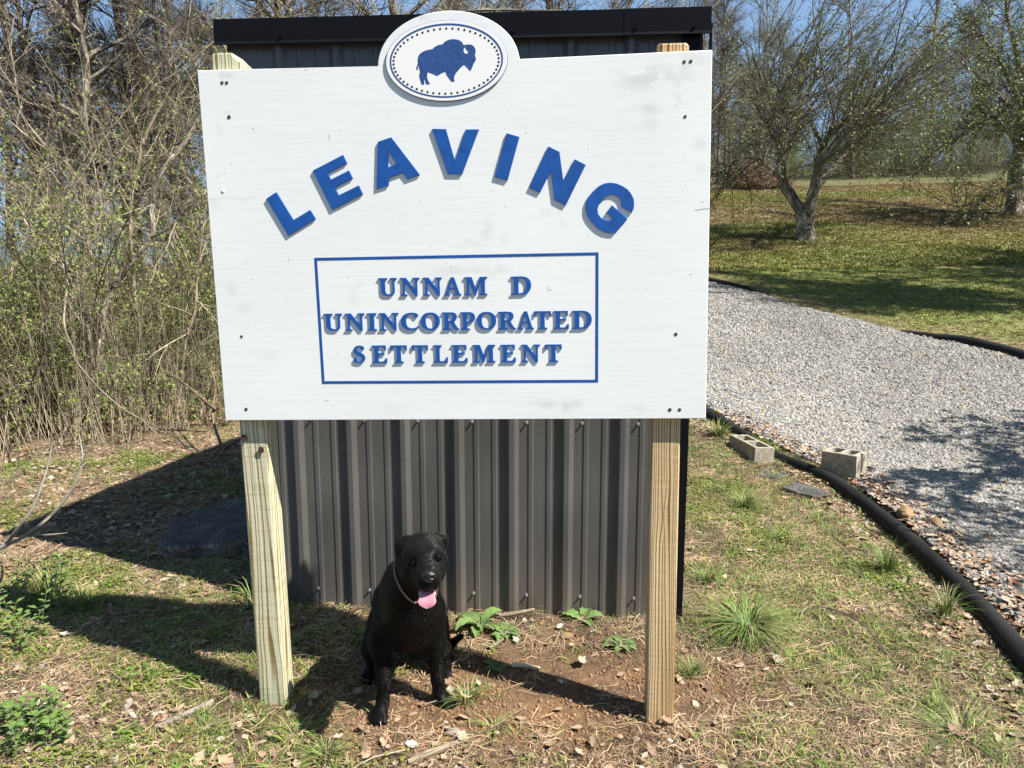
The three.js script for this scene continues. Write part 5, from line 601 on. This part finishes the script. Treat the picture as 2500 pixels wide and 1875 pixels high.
stick('dead_stalk', 'arching dry grass stalk in the open turf right of the post', 'stalk', [[[gp(1.29, -0.75), gp(1.36, -0.85, .05), gp(1.5, -0.7, .07), gp(1.58, -0.48)], .003, .004]], M.stick);

// ------------------------------------------------------------ single plants near the sign
const bladeClump = (seed, n, H, spread, wid, droop, colf) => { const rng = RNG(seed), m = new MB().col(); for (let i = 0; i < n; i++) { const a = rng() * 6.28, r = spread * 0.25 * Math.sqrt(rng()), L = H * (0.55 + 0.7 * rng()), o = spread * (0.3 + 0.9 * rng()), p = V3(r * Math.cos(a), -0.01, r * Math.sin(a)), dx = Math.cos(a + (rng() - 0.5)), dz = Math.sin(a + (rng() - 0.5)), pts = []; for (let k = 0; k <= 4; k++) { const t = k / 4; pts.push(V3(p.x + dx * o * t * t, p.y + L * (t - droop * t * t * t), p.z + dz * o * t * t)); } m.blade(pts, wid * (0.7 + 0.6 * rng()), V3(-dz, 0, dx), colf(rng)); } return m.geo(); };
const green = r => { const t = r(), k = 0.75 + 0.5 * r(); return [mix(0.075, 0.17, t) * k, mix(0.14, 0.23, t) * k, mix(0.022, 0.045, t) * k]; };
const greenDry = r => r() < 0.2 ? [0.32, 0.26, 0.14] : green(r);
const tuft = (label, x, z, seed, n, H, sp, w, dr) => { const m = tag(top('grass_tuft', bladeClump(seed, n, H, sp, w, dr, greenDry), MT.grass), label, 'grass tuft'); m.position.set(x, h(x, z), z); };
tuft('big dark green grass clump in the turf right of the brown post', 1.06, -0.66, 1, 560, .16, .25, .0042, .55);
tuft('grass tuft on worn soil just right of the dog\u2019s front paw', -0.02, -0.12, 2, 60, .10, .12, .0042, .6);
tuft('wispy grass tuft under the board between dog and right post', 0.09, 0.02, 3, 46, .07, .12, .004, .7);
tuft('round grass clump in sunlit straw left of the pale post', -1.37, -0.46, 4, 170, .075, .09, .0036, .5);
tuft('long arching blades behind the left post at the shade edge', -1.03, -0.72, 5, 70, .21, .22, .0052, .62);
tuft('small grass clump between round clump and the pale post', -1.10, -0.52, 6, 90, .06, .07, .0034, .5);
tuft('tall thin grass leaning against the black pipe', 1.88, -1.33, 7, 170, .2, .13, .0034, .3);
tuft('tall grass near the lower pipe bend by dead leaves', 1.93, -0.85, 8, 120, .19, .13, .0034, .4);
tuft('pale spreading grass clump at the right edge foreground', 1.62, -0.06, 9, 170, .11, .24, .0036, .55);
tuft('short grass tuft at the right foot of the brown post', .79, -.34, 10, 120, .085, .09, .0034, .45);
tuft('bright grass clump on the bank below the sunken block', 1.42, -2.35, 11, 260, .13, .17, .004, .4);
tuft('grass growing beside the black corner of the shed', .98, -1.15, 12, 140, .11, .10, .0036, .4);
tuft('grass overhanging the pipe near the board\u2019s right edge', 1.55, -3.9, 13, 140, .22, .16, .004, .4);
tuft('grass clump at the shadow edge near the left picture edge', -1.75, -0.62, 14, 150, .16, .14, .0038, .45);
tuft('tall blades at the far left in front of the shade', -1.98, -0.72, 15, 60, .24, .15, .0044, .4);
tuft('grass clump in front of the left post', -0.86, 0.12, 16, 120, .075, .12, .0038, .6);
tuft('flattened grass in the point of the dog\u2019s shadow', -0.55, 0.11, 17, 110, .075, .14, .004, .7);
tuft('grass clump at the bottom edge left of centre', -0.42, 0.22, 18, 120, .08, .12, .0036, .6);
// broad-leaved weeds
function rosette(label, x, z, seed, n, L, w, lift, cat = 'weed') {
  const rng = RNG(seed), t = thing('broadleaf_weed', label, cat, [x, h(x, z), z]);
  for (let i = 0; i < n; i++) { const a = i * 2.4 + rng() * 0.5, l = L * (0.6 + 0.6 * rng()), e = lift * (0.4 + 0.9 * rng()), NU = 9, p = [], ix = [], col = [], k0 = 0.75 + 0.5 * rng(); for (let u = 0; u <= NU; u++) { const s = u / NU, ww = w * l / L * (0.16 + Math.sin(Math.min(1, s * 1.02) * Math.PI) ** 0.8) * (s < 0.12 ? 0.35 : 1) * (1 + 0.10 * Math.sin(u * 2.7 + i)), r = l * s, y = l * (e * s - 0.7 * e * s * s * s) + 0.004; for (const q of [-1, -0.5, 0, 0.5, 1]) { p.push(r, y + Math.abs(q) * ww * 0.25 + 0.0025 * Math.sin(u * 3 + q * 4), q * ww * 0.5); const g = k0 * (q === 0 ? 1.25 : 1); col.push(0.115 * g, 0.20 * g, 0.035 * g); } } for (let u = 0; u < NU; u++) for (let q = 0; q < 4; q++) { const b = u * 5 + q; ix.push(b, b + 1, b + 5, b + 1, b + 6, b + 5); } const g = new THREE.BufferGeometry(); g.setAttribute('position', new THREE.Float32BufferAttribute(p, 3)); g.setAttribute('color', new THREE.Float32BufferAttribute(col, 3)); g.setIndex(ix); g.rotateY(a); g.computeVertexNormals(); part('leaf', g, MT.leaf, t); }
}
rosette('bright broad-leaved weed growing by the wall behind the dog\u2019s tail', -0.04, -0.62, 91, 13, .105, .042, .7);
rosette('low weed with small leaves right of the bright broad-leaved weed', 0.07, -0.56, 92, 9, .07, .035, .35);
rosette('weed with two big dull leaves against the wall near the right post', 0.39, -0.69, 93, 4, .105, .055, .5);
rosette('small leafy weed just left of the brown post', 0.545, -0.50, 94, 11, .075, .035, .45);
rosette('flat seedling weed on soil below the tan stick', 0.06, -0.33, 95, 8, .055, .022, .4);
rosette('leafy weed between the post and the wall at the left', -0.48, -0.52, 96, 10, .075, .034, .4);
rosette('dark leafy weed within the big dark green grass clump', 1.03, -0.62, 97, 10, .11, .05, .7);
rosette('bright low weed in the left foreground straw', -1.20, -0.33, 98, 8, .06, .022, .5);
{ // young leafy shoots in the lower left corner
  const mk = (label, x, z, seed, n, H, sp) => { const rng = RNG(seed), t = thing('leafy_shoot', label, 'plant', [x, h(x, z), z]), W = new MB(), F = new MB().col(); for (let i = 0; i < n; i++) { const p = V3((rng() - 0.5) * sp, -0.01, (rng() - 0.5) * sp * 0.8), d = V3(0.25 * (rng() - 0.3), 1, 0.5 * (rng() - 0.4)), L = H * (0.5 + 0.7 * rng()), pts = []; for (let k = 0; k <= 6; k++) pts.push(p.clone().addScaledVector(d, L * k / 6).add(V3(0.05 * Math.sin(k + i) * L, 0, 0))); W.tube(pts, t => 0.0022 * (1 - 0.5 * t), 4); for (let k = 1; k <= 6; k++) for (const s of [-1, 1]) { const a = k * 1.57 + i, dd = V3(Math.cos(a) * s, 0.35, Math.sin(a) * s).normalize(), g = 0.8 + 0.5 * rng(); F.leaf(pts[k], dd, V3(0, 1, 0).addScaledVector(dd, -0.4).normalize(), 0.036 * (0.6 + 0.6 * rng()), 0.021, [0.13 * g, 0.225 * g, 0.03 * g]); } } part('stems', W.geo(), MT.cane, t); part('leaves', F.geo(), MT.leaf, t); };
  mk('bushy bright green shoots filling the bottom left corner', -1.40, 0.27, 101, 30, .13, .36); mk('thin leafy shoots at the left edge beside the board\u2019s shadow', -1.86, -0.30, 102, 10, .26, .22); mk('scattered leafy shoots at the left edge near the sunlit grass', -1.98, -0.62, 103, 12, .22, .3);
}

// ------------------------------------------------------------ countless small things on the ground
const nearPts = (n, seed, zA, zB, dens) => { const rng = RNG(seed), L = []; let guard = 0; while (L.length < n && guard++ < n * 30) { const z = mix(zB, zA, Math.pow(rng(), 1.5)), x = mix(-7, 4.5, rng()); const d = inView(x, 0.02, z, 1.05); if (!d) continue; if (rng() > Math.min(1, (3.2 / d) ** 1.5)) continue; if (x > -1.04 && x < 0.81 && z < -0.74 && z > -3.3) continue; if (x > atZ(DL, z) + 0.02 && z < 3) { if (dens !== 'any') continue; } if (typeof dens === 'function' && rng() > dens(x, z)) continue; L.push([x, z, rng]); } return L; };
const patch = (x, z, o = 0) => sm(0.44, 0.62, fbm(x * 1.15 + 30 + o, z * 1.15 + 7, 4));
{ // grass
  const cl = [bladeClump(201, 9, .055, .05, .0034, .5, green), bladeClump(202, 7, .075, .06, .0034, .55, greenDry), bladeClump(203, 12, .04, .045, .003, .4, green)];
  const g = nearPts(19000, 301, 0.5, -6, (x, z) => { const k = bare(x, z), rt = sm(0.75, 1.0, x); return clamp((0.03 + 0.22 * rt + 0.97 * patch(x, z, 0) + 0.6 * rt * patch(x, z, 5)) * (1 - k) ** 2 + 0.012, 0, 1) * (x < -1.2 && z < -1.2 ? 0.35 : 1); });
  scatter('grass', 'thin spring grass growing in patches through the straw', 'grass', cl, MT.grass, g.map(([x, z, r]) => { const k = 0.55 + 0.9 * r(); return { p: V3(x, h(x, z), z), q: qY(r() * 6.28, 0.3 * r(), r() * 6.28), s: V3(k, k * (0.7 + 0.5 * r()), k), c: lin(0.95 + 0.6 * r(), 0.95 + 0.4 * r(), 0.8 + 0.5 * r()) }; }));
  // tiny clover-like cover
  const cm = seed => { const rng = RNG(seed), m = new MB().col(); for (let i = 0; i < 16; i++) { const a = rng() * 6.28, r = 0.035 * Math.sqrt(rng()), p = V3(r * Math.cos(a), 0.006 + 0.016 * rng(), r * Math.sin(a)), d = V3(Math.cos(a * 3), 0.15, Math.sin(a * 3)).normalize(); m.leaf(p, d, V3(0, 1, 0).addScaledVector(rv(rng), 0.35).normalize(), 0.013, 0.011, green(rng)); } return m.geo(); };
  const c = nearPts(3400, 302, 0.5, -4, (x, z) => sm(0.56, 0.7, fbm(x * 1.6 + 3, z * 1.6 + 70, 4)) * (1 - bare(x, z)) ** 2);
  scatter('clover', 'tiny round-leaved ground cover in the turf', 'ground cover', [cm(204), cm(205)], MT.grass, c.map(([x, z, r]) => ({ p: V3(x, h(x, z), z), q: qY(r() * 6.28, 0.2 * r(), r() * 6.28), s: 0.7 + 0.7 * r(), c: lin(0.9 + 0.5 * r(), 0.8 + 0.3 * r(), 0.8) })));
}
{ // dry straw
  const st = seed => { const rng = RNG(seed), m = new MB(); for (let i = 0; i < 11; i++) { const a = rng() * 6.28, L = 0.03 + 0.085 * rng(), x0 = (rng() - 0.5) * 0.09, z0 = (rng() - 0.5) * 0.09, b = (rng() - 0.5) * 0.05, pts = []; for (let k = 0; k <= 4; k++) { const t = k / 4 - 0.5; pts.push(V3(x0 + Math.cos(a) * L * t - Math.sin(a) * b * t * t * 4, 0.004 + 0.014 * rng(), z0 + Math.sin(a) * L * t + Math.cos(a) * b * t * t * 4)); } m.blade(pts, 0.0021, V3(-Math.sin(a), 0.35, Math.cos(a)).normalize()); } return m.geo(); };
  const mat = std([1, 1, 1], { roughness: 0.85, side: THREE.DoubleSide });
  const L = nearPts(24000, 303, 0.5, -6, (x, z) => 0.05 + 0.95 * (1 - bare(x, z)) * (0.4 + 0.6 * sm(0.35, 0.6, fbm(x * 1.3, z * 1.3 + 50, 3))));
  scatter('straw', 'dry mown straw and pine needles strewn over the earth', 'straw', [st(206), st(207), st(208)], mat, L.map(([x, z, r]) => { const k = 0.55 + 0.75 * r(), w = r(), dk = r() < 0.42; return { p: V3(x, h(x, z), z), q: qY(r() * 6.28, 0.12 * r(), r() * 6.28), s: 0.7 + 0.8 * r(), c: dk ? lin(0.13 * k, 0.085 * k, 0.055 * k) : lin(0.42 * k, mix(0.27, 0.33, w) * k, mix(0.16, 0.2, w) * k) }; }));
}
{ // dead leaves
  const lf = (seed, curl) => { const rng = RNG(seed), p = [], ix = [], NU = 6; for (let u = 0; u <= NU; u++) { const s = u / NU, w = 0.30 * Math.sin(Math.pow(s, 0.8) * Math.PI) * (1 + 0.25 * Math.sin(u * 3.1 + seed)) + 0.01; for (const q of [-1, 0, 1]) p.push((s - 0.5), curl * (0.9 * (s - 0.5) ** 2 + (q ? 0.55 * w : 0)) + 0.05 * (rng() - 0.5), q * w * 0.9); } for (let u = 0; u < NU; u++) for (let q = 0; q < 2; q++) { const b = u * 3 + q; ix.push(b, b + 1, b + 3, b + 1, b + 4, b + 3); } const g = new THREE.BufferGeometry(); g.setAttribute('position', new THREE.Float32BufferAttribute(p, 3)); g.setIndex(ix); g.computeVertexNormals(); return g; };
  const mat = std([1, 1, 1], { roughness: 0.8, side: THREE.DoubleSide });
  const wood = (x, z) => x < -0.9 && z < -0.8 ? 0.5 + 0.5 * sm(-0.8, -2.2, z) : 0, pipeSide = (x, z) => Math.exp(-Math.pow((x - atZ(DL, z) + 0.12) / 0.16, 2));
  const L = nearPts(16000, 304, 0.5, -8, (x, z) => clamp(0.06 + 0.95 * wood(x, z) + 0.9 * pipeSide(x, z) + 0.35 * sm(-0.7, -1.4, x) + 0.5 * sm(-0.05, 0.3, z), 0, 1));
  const rng = RNG(9), more = []; for (let i = 0; i < 4200; i++) { const z = 0.2 - mix(0, 4.7, Math.pow(rng(), 1.2)), sd = rng() < 0.55 ? -0.25 : 0.12, x = atZ(DL, z) + sd + 0.17 * (rng() + rng() - 1); more.push([x, z, rng]); }
  scatter('leaf_litter', 'dry curled brown leaves lying over the ground', 'leaf litter', [lf(1, 0.6), lf(2, 1.1), lf(3, -0.4), lf(4, 0.25)], mat, L.concat(more).map(([x, z, r]) => { const k = 0.6 + 0.6 * r(), t = r(), s = 0.024 + 0.045 * r() * r(); const c = t < 0.45 ? [0.40, 0.29, 0.20] : t < 0.75 ? [0.30, 0.195, 0.125] : t < 0.9 ? [0.44, 0.37, 0.29] : [0.24, 0.11, 0.06]; return { p: V3(x, onGround(x, z) + 0.006 + 0.012 * r(), z), q: qY(r() * 6.28, 0.7 * r(), r() * 6.28), s, c: lin(c[0] * k, c[1] * k, c[2] * k) }; }));
}
{ // crumbs of clay
  const L = nearPts(9000, 305, 0.5, -1.2, (x, z) => bare(x, z) * sm(0.3, 0.6, fbm(x * 5, z * 5 + 3, 3))), mat = std([1, 1, 1], { roughness: 0.95 });
  scatter('soil_crumbs', 'crumbled red-brown clay around the sign posts', 'soil', [pebble(3, 0.8), pebble(7, 0.7)], mat, L.map(([x, z, r]) => { const k = 0.8 + 0.5 * r(), s = 0.0018 + 0.006 * r() ** 4; return { p: V3(x, h(x, z) + s * 0.3, z), q: qY(r() * 6.28, r(), r() * 6), s, c: lin(0.23 * k, 0.135 * k, 0.07 * k) }; }));
  const tw = (() => { const m = new MB(); m.tube([V3(-0.5, 0, 0), V3(-0.1, 0.03, 0.03), V3(0.2, 0.01, -0.02), V3(0.5, 0.04, 0.01)], t => 0.012 * (1 - 0.4 * t), 4); return m.geo(); })();
  const T = nearPts(900, 306, 0.5, -6, (x, z) => x < -0.7 ? 0.9 : 0.4); scatter('twigs', 'small fallen twigs scattered on the ground', 'twigs', [tw], std([1, 1, 1], { roughness: 0.9 }), T.map(([x, z, r]) => { const k = 0.6 + 0.8 * r(); return { p: V3(x, h(x, z) + 0.012, z), q: qY(r() * 6.28, 0.1, r() * 6), s: 0.08 + 0.22 * r() * r(), c: lin(0.30 * k, 0.235 * k, 0.17 * k) }; }));
}
{ // loose stones of the drive
  const rng = RNG(307), L = []; let g = 0; while (L.length < 170000 && g++ < 3000000) { const z = mix(0.9, -14, Math.pow(rng(), 1.1)), x = mix(1.2, 6.5, rng()); if (x < atZ(DL, z) + 0.03 || x > atZ(DR, z)) continue; const d = inView(x, onGround(x, z), z, 1.02); if (!d) continue; if (rng() > Math.min(1, (4.0 / d) ** 2)) continue; const ed = x - atZ(DL, z); if (ed < 0.3 && rng() > 0.35 + ed * 2) continue; const s = (0.0036 + 0.0046 * rng() + 0.009 * Math.pow(rng(), 7)) * (d > 6 ? 1.25 : 1); const k = (0.58 + 0.64 * rng()) * mix(1, 0.68, sm(-2.2, -0.9, z)) * (0.72 + 0.5 * fbm(x * 0.9 + 4, z * 0.5, 3)), w = rng(); L.push({ p: V3(x, Math.max(h(x, z) + 0.004, hd(x, z)) + s * 0.25, z), q: qY(rng() * 6.28, rng(), rng() * 6), s, c: w > 0.97 ? lin(0.40 * k, 0.28 * k, 0.12 * k) : w > 0.84 ? lin(0.16, 0.157, 0.155) : lin(0.33 * k, 0.312 * k, 0.282 * k) }); }  // stone colour gets darker towards the near end of the drive
  const ps = [1, 2, 3].map(s => { const g = new THREE.IcosahedronGeometry(1, 0), p = g.attributes.position; for (let i = 0; i < p.count; i++) { const x = p.getX(i), y = p.getY(i), z = p.getZ(i), k = 0.65 + 0.7 * vnoise(x * 1.7 + s * 5, y * 1.7 + 9, z * 1.7 + s); p.setXYZ(i, x * k * 1.15, y * k * 0.75, z * k); } g.computeVertexNormals(); return g; });
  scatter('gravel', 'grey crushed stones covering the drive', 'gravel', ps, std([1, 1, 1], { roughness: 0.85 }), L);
}
{ // lawn blades up the slope
  const cl = [bladeClump(211, 9, .06, .06, .007, .4, r => { const k = 0.7 + 0.6 * r(); return r() < 0.18 ? [0.3 * k, 0.25 * k, 0.12 * k] : [0.235 * k, 0.29 * k, 0.05 * k]; }), bladeClump(212, 8, .05, .06, .007, .4, r => { const k = 0.7 + 0.6 * r(); return r() < 0.3 ? [0.3 * k, 0.25 * k, 0.12 * k] : [0.24 * k, 0.285 * k, 0.055 * k]; })];
  const rng = RNG(308), L = [], o = [0, 0, 0]; let g = 0; while (L.length < 70000 && g++ < 900000) { const z = mix(-3, -26, Math.pow(rng(), 0.8)), x = mix(1, 18, rng()); if (x < atZ(DR, z) + (rng() - 0.3) * 0.3) continue; const d = inView(x, h(x, z), z, 1.02); if (!d || rng() > Math.min(1, (9 / d) ** 1.3)) continue; groundColor(x, z, o); const dry = clamp((o[0] - o[1] * 0.75) * 14, 0, 1); const s = (0.8 + 0.6 * rng()) * (d > 13 ? 1.5 : 1), k = 0.75 + 0.5 * rng(); L.push({ p: V3(x, h(x, z) - 0.005, z), q: qY(rng() * 6.28, 0.25 * rng(), rng() * 6), s: V3(s, s * (dry > 0.5 ? 0.5 : 0.9), s), c: lin(mix(1, 1.5, dry) * k, mix(1, 1.0, dry) * k, mix(1, 2.2, dry) * k) }); }
  scatter('lawn_grass', 'mown lawn grass rising behind the drive', 'lawn', cl, MT.grass, L);
  const fl = (() => { const m = new MB(); for (let i = 0; i < 7; i++) { const a = i * 0.9; m.leaf(V3(0, 0.06, 0), V3(Math.cos(a), 0.3, Math.sin(a)).normalize(), V3(0, 1, 0), 0.022, 0.016); } return m.geo(); })();
  for (const [x, z] of [[4.95, -6.2], [4.62, -7.0], [3.35, -9.4], [3.1, -9.8], [5.3, -6.3]]) { const m = tag(top('dandelion', fl, std([0.75, 0.52, 0.02], { side: THREE.DoubleSide })), 'yellow dandelion flowering at the lawn edge by the drive', 'flower', 'dandelions along the lawn edge'); m.position.set(x, h(x, z) + 0.01, z); }
}

renderer.render(scene, camera);
